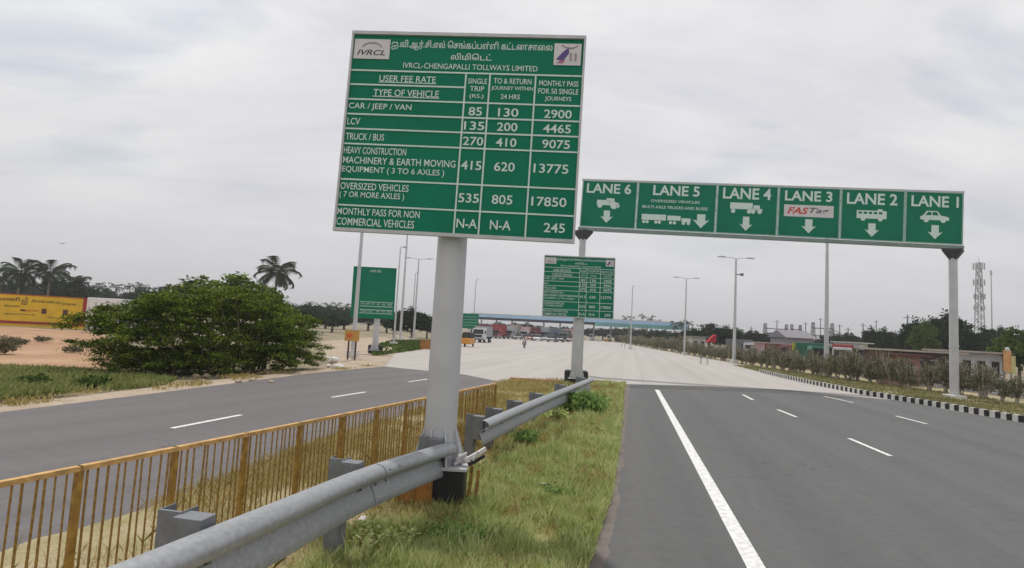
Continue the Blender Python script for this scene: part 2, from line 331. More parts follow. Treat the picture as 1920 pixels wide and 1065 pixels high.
# the carriageways
def ragged(a, b, n, amp):
    return [a + (b - a) * (k / n) + Vector((random.uniform(-amp, amp), 0, 0)) for k in range(n)]
r_road = [Vector((-0.2, -2, 0)), Vector((0.4, 3, 0))] + ragged(G(1098, 1065), G(1137, 933), 24, .035) + ragged(G(1137, 933), G(1174, 720), 90, .05) + px((1174, 720), (1300, 723), (1480, 731), (1600, 743), (1700, 752), (1760, 760)) + [Vector((19.9, 26, 0)), Vector((20.05, 22, 0)), Vector((20.05, 14, 0)), Vector((20.2, 5, 0)), Vector((20, -2, 0))]
struct(MB().sheet(r_road, 0.0).build('road_right', m_aspR), 'dark grey asphalt carriageway under the gantry')
l_edge = px((-300, 803), (0, 773), (300, 736), (580, 700), (720, 687))
l_in = px((940, 716), (900, 735), (780, 772), (640, 815), (520, 860), (400, 905), (277, 953), (143, 993), (67, 1010)) + [Vector((-5.2, 3.5, 0)), Vector((-6, 0, 0)), Vector((-6.5, -4, 0)), Vector((-20, -4, 0))]
struct(MB().sheet(px((1176, 721.5), (1300, 724.5), (1480, 732.5), (1600, 745), (1600, 749), (1480, 738), (1300, 731), (1178, 728)), 0.002).build('asphalt_joint', groundmat('fresh_bitumen', [(0.3, (0.075, 0.075, 0.075)), (0.6, (0.10, 0.10, 0.10)), (0.8, (0.13, 0.128, 0.125))], 1.2, 50, .3)), 'darker seam where the asphalt meets the concrete')
struct(MB().sheet(l_edge + px((870, 702)) + l_in, 0.0).build('road_left', m_aspL), 'worn grey asphalt slip road left of the railing')
def marking(name, a, b, wd, lab):
    a, b = Vector((a[0], a[1], 0)), Vector((b[0], b[1], 0)); d = (b - a).normalized(); n = Vector((-d.y, d.x, 0)) * wd / 2
    n_ = max(2, int((b - a).length / 0.5)); vs = []; fs = []
    for i in range(n_ + 1):
        p = a + (b - a) * (i / n_); j = random.uniform(-.04, .04) * wd; vs += [p - n * (1 + j), p + n * (1 - j)]
        if i: fs.append((2 * i - 2, 2 * i, 2 * i + 1, 2 * i - 1))
    o = MB().add([(v.x, v.y, 0.004) for v in vs], fs).build(name, m_white); struct(o, lab)
wa, wb = G(1232, 731), G(1418, 1065); wb = wb + (wb - wa).normalized() * 4
ea, eb, ec = G(1098, 1065), G(1137, 933), G(1174, 720); de = []
from mathutils import noise as mnoise
for k in range(200): u_ = k / 199; q_ = ea.lerp(eb, u_ * 3) if u_ < 1 / 3 else eb.lerp(ec, (u_ - 1 / 3) * 1.5); de.append(q_)
struct(MB().sheet([(q_.x - .12, q_.y) for q_ in de] + [(q_.x + .20 + .13 * mnoise.noise(Vector((q_.y * 1.1, 3, 0))) + .05 * mnoise.noise(Vector((q_.y * 5, 1, 0))), q_.y) for q_ in reversed(de)], 0.0025).build('dusty_edge', groundmat('asphalt_dust', [(0.3, (0.13, 0.115, 0.105)), (0.55, (0.175, 0.15, 0.135)), (0.75, (0.23, 0.19, 0.165))], 2.5, 60, .3)), 'dust and grit along the grass edge of the asphalt')
marking('edge_line', wa, wb, 0.21, 'long solid white edge line on the right carriageway')
for a, b in (((1592, 822), (1670, 855)), ((1680, 780), (1738, 795)), ((1458, 768), (1493, 782)), ((1393, 740), (1412, 750)), ((1545, 743), (1600, 755))):
    marking('lane_dash', G(*a), G(*b), 0.125, 'white lane dash on the right carriageway')
for a, b in (((322, 803), (452, 778)), ((622, 745), (685, 735)), ((765, 716), (802, 711))):
    marking('lane_dash', G(*a), G(*b), 0.13, 'white lane dash on the slip road')
# dusty shoulder along the slip road, red earth behind, pale track
def rough_patch(name, poly, m, amp, z0, lab, step=0.35, edge=0.6, seed=0):
    """a strip of uneven soil filling a polygon; it meets its rim at z0"""
    from mathutils import noise as mn
    from mathutils.geometry import intersect_point_line
    xs = [p[0] for p in poly]; ys = [p[1] for p in poly]; bm = bmesh.new()
    vs = [bm.verts.new((p[0], p[1], z0)) for p in poly]; bm.faces.new(vs)
    x = min(xs)
    while x < max(xs):
        bmesh.ops.bisect_plane(bm, geom=bm.verts[:] + bm.edges[:] + bm.faces[:], plane_co=(x, 0, 0), plane_no=(1, 0, 0)); x += step
    y = min(ys)
    while y < max(ys):
        bmesh.ops.bisect_plane(bm, geom=bm.verts[:] + bm.edges[:] + bm.faces[:], plane_co=(0, y, 0), plane_no=(0, 1, 0)); y += step
    seg = [(Vector((poly[i][0], poly[i][1])), Vector((poly[(i + 1) % len(poly)][0], poly[(i + 1) % len(poly)][1]))) for i in range(len(poly))]
    for v in bm.verts:
        p = v.co.to_2d(); d = 1e9
        for a, b in seg:
            q, t = intersect_point_line(p, a, b); t = min(1, max(0, t)); d = min(d, (p - (a + (b - a) * t)).length)
        e = min(1, d / edge); h = mn.noise(Vector((v.co.x * .8 + seed, v.co.y * .8, 0))) * .5 + .5 + .4 * mn.noise(Vector((v.co.x * 2.7, v.co.y * 2.7, seed)))
        v.co.z = z0 + amp * e * max(0.05, h)
    me = bpy.data.meshes.new(name); bm.to_mesh(me); bm.free(); me.polygons.foreach_set('use_smooth', [True] * len(me.polygons))
    return struct(link(name, me, m), lab)
sh_out = px((720, 680), (600, 690), (480, 704), (300, 722), (150, 742), (0, 760), (-300, 790))
rough_patch('dusty_shoulder', px((-300, 803), (0, 774), (300, 737), (580, 701), (724, 686)) + sh_out, m_sand, 0.10, -0.012, 'pale dusty shoulder beside the slip road', 0.5, 0.5)
struct(MB().sheet(px((-200, 602), (60, 614), (190, 622), (250, 690), (230, 705), (0, 700), (-300, 690)), -0.045).build('red_earth_field', m_red), 'bare reddish earth in front of the painted wall')
struct(MB().sheet(px((600, 640), (745, 628), (800, 640), (742, 662), (722, 684), (640, 690), (610, 672)), -0.03).build('dirt_track', m_sand), 'pale dirt track behind the green boards')
med = px((67, 1010), (143, 993), (277, 953), (400, 905), (520, 860), (640, 815), (780, 772), (900, 735), (940, 716), (1020, 713), (1174, 720), (1150, 830), (1137, 933), (1098, 1065)) + [Vector((0.4, 3, 0)), Vector((-0.2, -2, 0)), Vector((-6.5, -4, 0)), Vector((-6, 0, 0)), Vector((-5.2, 3.5, 0))]
MEDP = [(p.x, p.y) for p in med]
rough_patch('median_soil', med, m_soil, 0.035, 0.004, 'soil of the grassy strip between the carriageways', 0.4, 0.5, 3)
hl = [Vector((20.1, 5, 0)), Vector((20.1, 14, 0)), Vector((20.1, 31.5, 0))] + px((1514, 717), (1445, 695), (1350, 676), (1230, 655), (1150, 640)) + [Vector((60, 262, 0)), Vector((52, 200, 0)), Vector((40, 125, 0)), Vector((33, 75, 0)), Vector((31, 45, 0)), Vector((32, 5, 0))]
struct(MB().sheet(hl, -0.02).build('hedge_bed', m_soil), 'grassy bed of the hedge')
struct(MB().sheet([(33, 5), (32, 45), (34, 75), (41, 125), (53, 200), (62, 262), (86, 262), (60, 125), (48, 60), (47, 5)], -0.03).build('far_carriageway', m_aspL), 'opposite carriageway beyond the hedge')
def inside(P, pts):
    x, y = pts[:, 0], pts[:, 1]; c = np.zeros(len(pts), bool); j = len(P) - 1
    for i in range(len(P)):
        xi, yi = P[i]; xj, yj = P[j]; t = ((yi > y) != (yj > y)) & (x < (xj - xi) * (y - yi) / (yj - yi + 1e-12) + xi); c ^= t; j = i
    return c
def pathpts(P, step):
    out = []; P = [Vector((p[0], p[1], 0)) for p in P]; s = 0
    for a, b in zip(P, P[1:]):
        l = (b - a).length
        while s < l: out.append((a + (b - a) * (s / l), (b - a).normalized())); s += step
        s -= l
    return out
kerb = thing('kerb', 'low kerb of alternating black and white painted stones on the right', None, (20.15, 14, 0)); kerb['kind'] = 'structure'
kst = MB().box((0, 0, 0.10), (0.20, 0.248, 0.30)); kme = kst.mesh('kerb_stone'); kmb = kme.copy(); kmw = kme; kmb.materials.append(m_kb); kmw.materials.append(m_kw)
kline = [(20.3, 11), (20.2, 22), (20.1, 27), (19.75, 31.5), (20.2, 37), (20.9, 42), (22.3, 50)]
for i, (p, d) in enumerate(pathpts(kline, 0.258)):
    if i > 150: break
    o = link('kerb_stone', kmb if (i // 1) % 2 else kmw, None, kerb)
    o.location = (p.x - 20.15, p.y - 14, random.uniform(-.006, .006)); o.rotation_euler = (0, 0, math.atan2(d.y, d.x) - math.pi / 2 + random.uniform(-.03, .03))
# ------------------------------------------------------------------ grass and weeds
def blades(name, P, n, hmin, hmax, wd, m, lab, dens=None, lean=0.5, clumpn=0, z=0.03, zf=None):
    xs = [p[0] for p in P]; ys = [p[1] for p in P]; out = []
    got = 0
    while got < n:
        q = np.stack([rng.uniform(min(xs), max(xs), n), rng.uniform(min(ys), max(ys), n)], 1); q = q[inside(P, q)]
        if dens is not None: q = q[rng.uniform(0, 1, len(q)) < dens(q)]
        if clumpn:
            q = np.repeat(q, clumpn, 0) + rng.normal(size=(len(q) * clumpn, 2)) * 0.045
        out.append(q); got += len(q)
    q = np.concatenate(out)[:n]; h = rng.uniform(hmin, hmax, n) * rng.uniform(.6, 1.2, n)
    if name == 'grass': h *= np.clip(1 + pn(q, 2.6, 3) * 1.6, .35, 1.9)
    a = rng.uniform(0, 2 * math.pi, n); dx = np.cos(a) * wd * rng.uniform(.6, 1.3, n) * np.clip(q[:, 1] / 7, 1, 3); dy = np.sin(a) * wd
    lx = np.clip(rng.normal(size=n), -1.5, 1.5) * lean * h; ly = np.clip(rng.normal(size=n), -1.5, 1.5) * lean * h; Z = np.full(n, z)
    b1 = np.stack([q[:, 0] - dx, q[:, 1] - dy, Z], 1); b2 = np.stack([q[:, 0] + dx, q[:, 1] + dy, Z], 1)
    m1 = np.stack([q[:, 0] + dx * .7 + lx * .4, q[:, 1] + dy * .7 + ly * .4, Z + h * .6], 1); m0 = np.stack([q[:, 0] - dx * .7 + lx * .4, q[:, 1] - dy * .7 + ly * .4, Z + h * .6], 1)
    tp = np.stack([q[:, 0] + lx, q[:, 1] + ly, Z + h], 1)
    v = np.stack([b1, b2, m1, tp, m0], 1).reshape(-1, 3); f = np.arange(5 * n).reshape(n, 5)
    return tag(link(name, npmesh(name, v, f), m), lab, 'grass', None, 'stuff')
from mathutils import noise as mnoise
def pn(q, s, o=0.0): return np.array([mnoise.noise(Vector((a * s + o, b * s, o))) for a, b in q])
# the grass right of the guardrail is green, left of it dry
def side(q):  # metres right of the guardrail line
    return (q[:, 0] - (-0.85)) - (q[:, 1] - 8.3) * 0.36
def d_green(q):
    s = side(q); k = np.clip(0.5 + s * 1.0, 0.02, 1) * np.clip(9.0 / np.maximum(q[:, 1], 4), .25, 1) * np.clip(.75 + pn(q, 1.4) * 1.8, .22, 1); return k
def d_dry(q):
    s = side(q); return np.clip(0.75 - s * 0.7, 0.28, 1) * np.clip((q[:, 1] - 4.5) / 5, .06, 1) * np.clip(8.0 / np.maximum(q[:, 1], 4), .2, 1) * np.clip(.35 + pn(q, .7, 5) * 1.8 + np.clip(q[:, 1] - 6, 0, 3) * .12, .02, 1)
vis = [(p[0], p[1]) for p in MEDP if p[1] > 2]
blades('grass', [(-1.9, 4.8)] + [p for p in ((0.55, 4.8), (0.98, 6.2), (1.72, 8.9), (2.75, 13.5), (5.95, 28.6), (3.0, 29), (-0.6, 27.0), (-0.9, 22), (-1.6, 14), (-2.6, 8))], 220000, 0.03, 0.125, 0.0040, l_grass, 'green verge grass between guardrail and right carriageway', d_green, 0.38)
GP = [(-1.9, 4.8), (0.55, 4.8), (0.98, 6.2), (1.72, 8.9), (2.75, 13.5), (5.95, 28.6), (3.0, 29), (0.2, 15), (-0.4, 10), (-1.2, 7)]
blades('tall_grass', GP, 9000, 0.14, 0.30, 0.005, l_grass, 'taller grass tufts standing out of the median verge', lambda q: np.clip(pn(q, 2.1, 6) * 4 - .9, 0, 1) + .01, 0.35)
blades('straw', GP, 42000, 0.03, 0.12, 0.004, l_dry, 'dry stalks mixed into the green median verge', lambda q: np.clip(.3 + pn(q, 1.1, 9) * 2.5, .02, 1), 0.7)
blades('dry_grass', MEDP, 60000, 0.06, 0.20, 0.004, l_dry, 'dry straw coloured grass around the yellow railing', d_dry, 0.6)
blades('verge_grass', [(p.x, p.y) for p in px((-40, 690), (225, 702), (330, 715), (300, 726), (150, 738), (-40, 757))], 16000, 0.08, 0.24, 0.016, leafmat('verge_blade', (0.11, 0.15, 0.04), (0.25, 0.29, 0.09), (0.44, 0.42, 0.20), 0.35, 0.35), 'low green grass beside the big thorn bush', lambda q: np.clip(.45 + pn(q, .35, 2) * 1.6, .02, 1))
blades('shoulder_tufts', [(p.x, p.y) for p in px((-40, 745), (330, 712), (520, 698), (720, 682), (726, 686), (520, 706), (300, 734), (-40, 772))], 1800, 0.04, 0.13, 0.012, l_dry, 'sparse dry tufts on the dusty shoulder', lambda q: np.clip(pn(q, .6, 8) * 2, 0, 1))
blades('roadside_grass', [(p.x, p.y) for p in px((690, 655), (735, 640), (808, 640), (815, 652), (742, 663), (700, 668))], 9000, 0.08, 0.35, 0.03, l_mid, 'low green grass behind the pale track left of the big pole', lambda q: np.clip(.55 + pn(q, .3, 2) * 1.6, .02, 1))
blades('hedge_grass', [(20.3, 13), (20.3, 30), (20.9, 42), (24, 60), (26, 60), (27, 42), (29, 13)], 36000, 0.04, 0.16, 0.012, leafmat('dull_grass', (0.13, 0.13, 0.05), (0.24, 0.24, 0.10), (0.42, 0.38, 0.22), 0.35, 0.6), 'thin grass along the foot of the hedge', lambda q: np.clip(.7 + pn(q, .5, 4) * 1.5, .05, 1))
def weed(px_, py_, r, h, lab, n=1500, big=0.05, m=l_weed):
    p = G(px_, py_); t = thing('weed_clump', lab, 'plant', p)
    q, cc = cloudpts([(0, 0, h * .5, r, r * .8, h * .5)], n, r * .16, 14)
    q[:, 2] = np.abs(q[:, 2]) + .02; link('foliage', leaves('foliage', q, big, 0.5), m, t)
    s = MB()
    for c in cc[::4]: s.tube([(0, 0, 0), (c[0] * .6, c[1] * .6, c[2] * .6), c], [.006, .004, .002], 4)
    s.build('stem', l_weed, t); return t
weed(1092, 775, 0.75, 0.62, 'dark leafy weed clump at the far end of the guardrail', 2600, 0.07)
weed(1040, 790, 0.4, 0.34, 'small leafy weed below the far guardrail section', 900, 0.05, l_grass)
weed(985, 835, 0.32, 0.3, 'upright weed behind the broken guardrail gap', 700, 0.045)
weed(850, 1010, 0.42, 0.13, 'low weed in the grass in front of the big pole', 700, 0.035)
weed(700, 1020, 0.45, 0.15, 'yellowish weed under the near guardrail', 900, 0.035, l_grass)
weed(1050, 930, 0.40, 0.10, 'short weed near the asphalt edge', 600, 0.03)
def litter(x, y, s, lab, name='litter', m=m_plate):
    p = G(x, y, 0.10); b = bmesh.new(); bmesh.ops.create_grid(b, x_segments=4, y_segments=3, size=s)
    for v in b.verts: v.co *= 1.5; v.co.x *= 1.3; v.co.z += random.uniform(-.3, .5) * s
    me = bpy.data.meshes.new(name); b.to_mesh(me); b.free(); o = link(name, me, m); o.location = p; o.rotation_euler = (random.uniform(-.4, .4), random.uniform(-.4, .4), random.uniform(0, 6))
    so_ = o.modifiers.new('thick', 'SOLIDIFY'); so_.thickness = 0.003
    return tag(o, lab, 'litter')
litter(1016, 908, .045, 'scrap of white paper in the grass right of the black footing')
litter(1040, 822, .05, 'white plastic scrap lying in the grass by the far guardrail')
litter(855, 1000, .03, 'small white scrap in the grass near the bottom of the strip')
litter(886, 1004, .028, 'tiny white paper bit beside another scrap in the grass')
litter(679, 972, .025, 'white paper bit under the near guardrail beam')
litter(1017, 965, .03, 'crumpled pale scrap in the darker grass')
# ------------------------------------------------------------------ yellow railing
ftop = 0.9 * K
fpx = [(0, 905), (150, 873), (338, 836), (468, 805), (568, 784), (652, 768), (711, 759), (762, 751), (808, 743), (870, 731), (905, 724), (930, 718)]
fp = [G(x, y, ftop) for x, y in fpx]
a0 = fp[1]; step0 = (fp[3] - fp[1]) / 2
a_, b_ = fp[1], fp[8]; c_ = fp[11]
posts = []
tot = (b_ - a_).length; nb = 7
for i in range(-3, nb): posts.append(a_ + (b_ - a_) * (i / nb))
for i in range(0, 4): posts.append(b_ + (c_ - b_) * (i / 3))
fe = thing('yellow_railing', 'rusty ochre yellow steel railing with thin upright bars along the median', 'railing', (posts[0].x, posts[0].y, 0))
def rel(v, root): return Vector(v) - root.location
tr = MB(); br = MB()
for a, b in zip(posts, posts[1:]):
    d = (b - a); rz = math.atan2(d.y, d.x); mid = rel((a + b) / 2, fe)
    tr.box((mid.x, mid.y, ftop - .02), (d.length + .02, .055, .04), rz); br.box((mid.x, mid.y, 0.14), (d.length, .03, .03), rz)
tr.build('top_rail', m_ochrel, fe); br.build('bottom_rail', m_ochred, fe)
pm = MB().box((0, 0, (ftop - .04) / 2), (0.048, 0.048, ftop - .045)).mesh('post'); pm.materials.append(m_ochre)
bm_ = MB().box((0, 0, (ftop + .1) / 2), (0.0135, 0.0135, ftop - .145)).mesh('bar'); bm_.materials.append(m_ochred)
for i, a in enumerate(posts):
    o = link('post', pm, None, fe); q = rel(a, fe); d = (posts[min(i + 1, len(posts) - 1)] - posts[max(0, i - 1)]); o.location = (q.x, q.y, 0); o.rotation_euler = (0, 0, math.atan2(d.y, d.x))
for a, b in zip(posts, posts[1:]):
    n_ = max(6, int(round((b - a).length / 0.074)))
    for k in range(1, n_):
        q = rel(a + (b - a) * (k / n_), fe); o = link('bar', bm_, None, fe); o.location = (q.x, q.y, random.uniform(-.006, .006)); o.rotation_euler = (random.uniform(-.012, .012), random.uniform(-.012, .012), random.uniform(0, 1.5))
# ------------------------------------------------------------------ guardrails
RH = 0.46
def wprofile():
    k = RH / 0.312
    P = [(.034, 0), (.048, .008), (.054, .030), (.046, .060), (.030, .100), (.014, .135), (.006, .150), (.006, .172), (.020, .184), (.070, .196), (.108, .210), (.124, .232), (.125, .258), (.112, .286), (.080, .305), (.034, .312)]
    return [(d * k, z * k) for d, z in P]
def beam(mb, pts, ztop):
    pr = wprofile(); n = len(pr); vs = []; fs = []
    for i, p in enumerate(pts):
        d = (pts[min(i + 1, len(pts) - 1)] - pts[max(i - 1, 0)]); d.z = 0; d.normalize(); nr = Vector((d.y, -d.x, 0))
        for dd, z in pr: vs.append(p + nr * dd + Vector((0, 0, z - RH)))
        for dd, z in pr: vs.append(p + nr * (dd - .007) + Vector((0, 0, z - RH)))
    m2 = 2 * n
    for i in range(len(pts) - 1):
        o = i * m2
        for k in range(n - 1):
            fs.append((o + k, o + k + 1, o + m2 + k + 1, o + m2 + k)); fs.append((o + n + k + 1, o + n + k, o + m2 + n + k, o + m2 + n + k + 1))
        fs.append((o + n - 1, o + 2 * n - 1, o + m2 + 2 * n - 1, o + m2 + n - 1)); fs.append((o, o + m2, o + m2 + n, o + n))
    for o in (0, (len(pts) - 1) * m2):
        for k in range(n - 1): fs.append((o + k, o + k + 1, o + n + k + 1, o + n + k))
    mb.add(vs, fs)
def rail(name, pts, postpts, lab):
    base = Vector((pts[0].x, pts[0].y, 0)); t = thing(name, lab, 'guardrail', base)
    P = [p - base for p in pts]; fine = []
    for i in range(len(P) - 1):      # Catmull-Rom through the points
        a, b, c, d = P[max(i - 1, 0)], P[i], P[i + 1], P[min(i + 2, len(P) - 1)]
        for k in range(8):
            u = k / 8; fine.append(.5 * ((2 * b) + (c - a) * u + (2 * a - 5 * b + 4 * c - d) * u * u + (3 * b - a - 3 * c + d) * u ** 3))
    fine.append(P[-1]); m = MB(); beam(m, fine, 0); m.build('beam', m_galv, t, smooth=True)
    for q in postpts:
        q = Vector((q[0], q[1], 0)) - base; i = min(range(len(fine)), key=lambda j: (fine[j].to_2d() - q.to_2d()).length); i = min(max(i, 1), len(fine) - 2); d = (fine[i + 1] - fine[i - 1]); d.z = 0; d.normalize(); nr = Vector((d.y, -d.x, 0))
        rz = math.atan2(d.y, d.x); c = fine[i] + d * (q.to_2d() - fine[i].to_2d()).dot(d.to_2d()); ztop = fine[i].z; c.z = 0; hp = ztop + .16
        MB().box((0, 0, hp / 2 - .1), (0.02, 0.17, hp)).box((0.07, -.083, hp / 2 - .1), (0.14, 0.008, hp)).box((0.07, .083, hp / 2 - .1), (0.14, 0.008, hp)).build('post', m_post, t, loc=(c - nr * .26)).rotation_euler = (0, 0, rz)
        MB().box((0, 0, 0), (0.14, 0.20, 0.42)).build('spacer_block', m_post, t, bevel=.006, loc=(c - nr * .085 + Vector((0, 0, ztop - .16)))).rotation_euler = (0, 0, rz)
        MB().ball((0, 0, 0), .020, 8, 5).build('bolt', m_black, t, loc=(c + nr * .022 + Vector((0, 0, ztop - .22))))
    return t, fine
near = [G(-330, 1262, 1.27), G(180, 1065, 1.22), G(517, 935, 1.13), G(692, 870, .98), G(835, 828, .88)]
far = [G(900, 788, .84), G(1000, 748, .84), G(1105, 708, .84)]
n_, nf = rail('guardrail', near, [G(350, 955, 1.26), G(655, 858, 1.08), G(800, 822, .92)], 'near grey corrugated steel guardrail ending at the big pole')
f_, ff = rail('guardrail', far, [G(x, y, .84) for x, y in ((912, 786), (945, 772), (980, 757), (1018, 742), (1060, 725), (1096, 711))], 'far grey corrugated guardrail section leading to the second fee board')
i0 = min(range(len(nf)), key=lambda j: (nf[j] + n_.location - G(705, 866, .97)).length); c = nf[i0]; d = (nf[i0 + 1] - nf[i0 - 1]).normalized(); nr = Vector((d.y, -d.x, 0)); prf = wprofile()
sm_ = MB(); beam(sm_, [c + d * u_ + nr * .012 + Vector((0, 0, .004)) for u_ in (-.2, 0, .2)], 0); sm_.build('splice_plate', m_galv, n_, smooth=True)
for du in (-.12, .12):
    for zz_, dd in ((-.05, .195), (-.235, .030), (-.41, .085)):
        MB().ball((0, 0, 0), .013, 8, 5).build('bolt', m_post if zz_ < -.1 else m_galv, n_, loc=c + d * du + nr * dd + Vector((0, 0, zz_)))
# ------------------------------------------------------------------ fee boards
def sign_matrix(yaw, pit, rol, loc):
    ry = Vector((math.cos(yaw), math.sin(yaw), 0)); n = Vector((math.sin(yaw), -math.cos(yaw), 0)); u = Vector((0, 0, 1)) * math.cos(pit) + n * math.sin(pit)
    a = ry * math.cos(rol) + u * math.sin(rol); b = -ry * math.sin(rol) + u * math.cos(rol); nn = a.cross(b)
    m = Matrix((a, -nn, b)).transposed().to_4x4(); m.translation = loc; return m
ROWS = [.657, .337, .173, .012, -.152, -.536, -.812]; COLS = [.017, .272, .750]
def fee_face(bd, hw, hh, full=True):
    fr = MB(); t = .022
    for x0, z0, x1, z1 in ((-hw, -hh, hw, -hh), (-hw, hh, hw, hh)): stroke(fr, x0 - t / 2, z0, x1 + t / 2, z1, t * 1.6, 0.0, .035)
    for x in (-hw, hw): stroke(fr, x, -hh + t * .8, x, hh - t * .8, t, 0.0, .03)
    fr.build('frame', m_frame, bd)
    g = MB(); lw = .016 if full else .02
    for i, z in enumerate(ROWS): stroke(g, -hw + .012, z, hw - .012, z - .0, lw)
    stroke(g, -hw + .012, .50, COLS[0], .50, lw)
    for x in COLS: stroke(g, x, .657, x, -hh + .012, lw, -.003)
    g.build('grid_lines', m_let, bd)
    def plate(x0, z0, x1, z1):
        m = MB(); m.prism([(x0 * K, z0 * K), (x1 * K, z0 * K), (x1 * K, z1 * K), (x0 * K, z1 * K)], -.012, -.002); return m.build('logo_plate', m_plate, bd)
    plate(-1.215, .785, -.825, 1.005); plate(.925, .77, 1.205, 1.005)
    Y = -.014
    letter(bd, 'ஐ.வி.ஆர்.சி.எல் ெசங்கப்பள்ளி கட்டணசாைல', -.81, .895, .905, 1.01, bold=.012)
    letter(bd, 'லிமிெடட்', -.16, .80, .275, .875, bold=.012)
    letter(bd, 'IVRCL-CHENGAPALLI TOLLWAYS LIMITED', -.665, .695, .765, .755, bold=.004)
    if full:
        dk = paint('dark_logo_ink', (.06, .05, .07)); letter(bd, 'IVRCL', -1.18, .825, -.87, .885, dk, Y, .02, .3, 'logo_lettering')
        m = MB()
        for k in range(8): a = math.pi * (k / 8); b = math.pi * ((k + 1) / 8); stroke(m, -1.02 + .10 * math.cos(a), .915 + .05 * math.sin(a), -1.02 + .10 * math.cos(b), .915 + .05 * math.sin(b), .012, Y)
        m.build('logo_arc', paint('grey_logo_ink', (.35, .25, .25)), bd)
        m = MB(); m.prism([(x * K, z * K) for x, z in ((.95, .83), (1.02, .815), (1.08, .90), (1.075, .955), (1.03, .925), (.985, .875))], -.018, -.012); m.build('logo_mark', paint('violet_logo_ink', (.09, .05, .22)), bd)
        m = MB(); m.prism([(x * K, z * K) for x, z in ((.955, .79), (1.02, .79), (1.045, .83), (1.0, .822))], -.018, -.012); m.build('logo_mark', paint('pink_logo_ink', (.45, .14, .2)), bd)
        m = MB(); stroke(m, 1.0, .985, 1.05, .96, .01, Y); stroke(m, 1.05, .96, 1.12, .955, .014, Y); stroke(m, 1.12, .955, 1.17, .985, .01, Y); stroke(m, 1.10, .82, 1.10, .90, .02, Y); stroke(m, 1.15, .82, 1.15, .90, .02, Y); m.build('logo_mark', paint('grey_logo_ink', (.35, .25, .25)), bd)
        m = MB()
        stroke(m, -.915, .532, -.295, .530, .008); stroke(m, -.965, .374, -.25, .372, .008); m.build('underline', m_let, bd)
    T = [('USER FEE RATE', -.91, .548, -.30, .60), ('TYPE OF VEHICLE', -.96, .39, -.255, .445), ('CAR / JEEP / VAN', -1.215, .225, -.535, .285), ('LCV', -1.215, .065, -1.075, .12),
         ('TRUCK / BUS', -1.215, -.10, -.80, -.045), ('HEAVY CONSTRUCTION', -1.22, -.25, -.55, -.195), ('MACHINERY & EARTH MOVING', -1.22, -.355, -.02, -.30), ('EQUIPMENT ( 3 TO 6 AXLES )', -1.22, -.465, -.13, -.405),
         ('OVERSIZED VEHICLES', -1.22, -.635, -.49, -.58), ('( 7 OR MORE AXLES )', -1.22, -.735, -.53, -.675), ('MONTHLY PASS FOR NON', -1.225, -.905, -.35, -.85), ('COMMERCIAL VEHICLES', -1.225, -1.015, -.40, -.955),
         ('SINGLE', .045, .545, .245, .60), ('TRIP', .07, .465, .22, .515), ('(RS.)', .07, .38, .22, .43), ('TO & RETURN', .315, .555, .71, .61), ('JOURNEY WITHIN', .295, .475, .73, .525), ('24 HRS', .40, .39, .60, .44),
         ('MONTHLY PASS', .79, .545, 1.195, .60), ('FOR 50 SINGLE', .785, .46, 1.20, .515), ('JOURNEYS', .86, .375, 1.13, .43)]
    for s, x0, z0, x1, z1 in T:
        e = (z1 - z0) * (.17 if x0 < 0 else .03); letter(bd, s, x0, z0 - e, x1, z1 + e, bold=.008)
    zs = [(.205, .285), (.05, .13), (-.115, -.035), (-.375, -.29), (-.72, -.635), (-.985, -.90)]
    for (z0, z1), (a, b, c) in zip(zs, (('85', '130', '2900'), ('135', '200', '4465'), ('270', '410', '9075'), ('415', '620', '13775'), ('535', '805', '17850'), ('N-A', 'N-A', '245'))):
        wd = .071
        z0 -= .006; z1 += .006; letter(bd, a, .145 - wd * len(a) / 2 * 1.0, z0, .145 + wd * len(a) / 2, z1, bold=.012); letter(bd, b, .49 - wd * len(b) / 2, z0, .49 + wd * len(b) / 2, z1, bold=.012)
        x1 = 1.145; letter(bd, c, x1 - wd * len(c), z0, x1, z1, bold=.012)
def fee_board(name, lab, centre, wd, hg, rot, mode='full', pole_r=.235, gz=.56, xoff=0.0, group='green toll fee boards'):
    base = Vector((centre[0] + xoff, centre[1] + pole_r + .14, 0)); t = thing(name, lab, 'sign', base, group=group)
    zb = centre[2] - hg / 2 + .1
    MB().tube([(0, 0, gz), (0, 0, zb), (0, 0, centre[2] + hg * .3)], [pole_r, pole_r * .93, pole_r * .9], 28).build('pole', m_pole, t, smooth=True)
    MB().box((0, 0, gz - .015), (.88, .80, .04)).build('base_plate', m_pole, t, bevel=.005)
    for k in range(8):
        a = 2 * math.pi * k / 8 + R(22); g = MB(); g.prism([(pole_r - .01, gz), (.39, gz), (.385, gz + .05), (pole_r - .01, gz + .54)], -.008, .008); o = g.build('gusset', m_pole, t); o.rotation_euler = (0, 0, a)
        MB().tube([(0, 0, gz), (0, 0, gz + .09)], .022, 6).build('anchor_bolt', m_post, t, loc=(.345 * math.cos(a + .39), .345 * math.sin(a + .39), 0))
    if mode == 'lumps':
        for s in (-1, 1): MB().box((s * .40, .12, .36), (.34, .42, .70)).build('black_base_block', m_black, t, bevel=.10)
        MB().box((0, .1, gz / 2 - .05), (.5, .5, gz - .04)).build('footing', m_black, t, bevel=.02)
    else: MB().box((0, 0, gz / 2 - .08), (.80, .74, gz + .09)).build('footing', m_black, t, bevel=.02)
    M = sign_matrix(*[R(a) for a in rot], Vector(centre) - base)
    b = MB(); b.box((0, .012, 0), (wd, .02, hg)); bd = b.build('board', m_green, t); bd.matrix_local = M
    for z in (-.35, 0, .35):
        MB().box((0, .055, z * hg), (wd * .96, .06, .08)).build('back_rail', m_post, bd)
    return t, bd
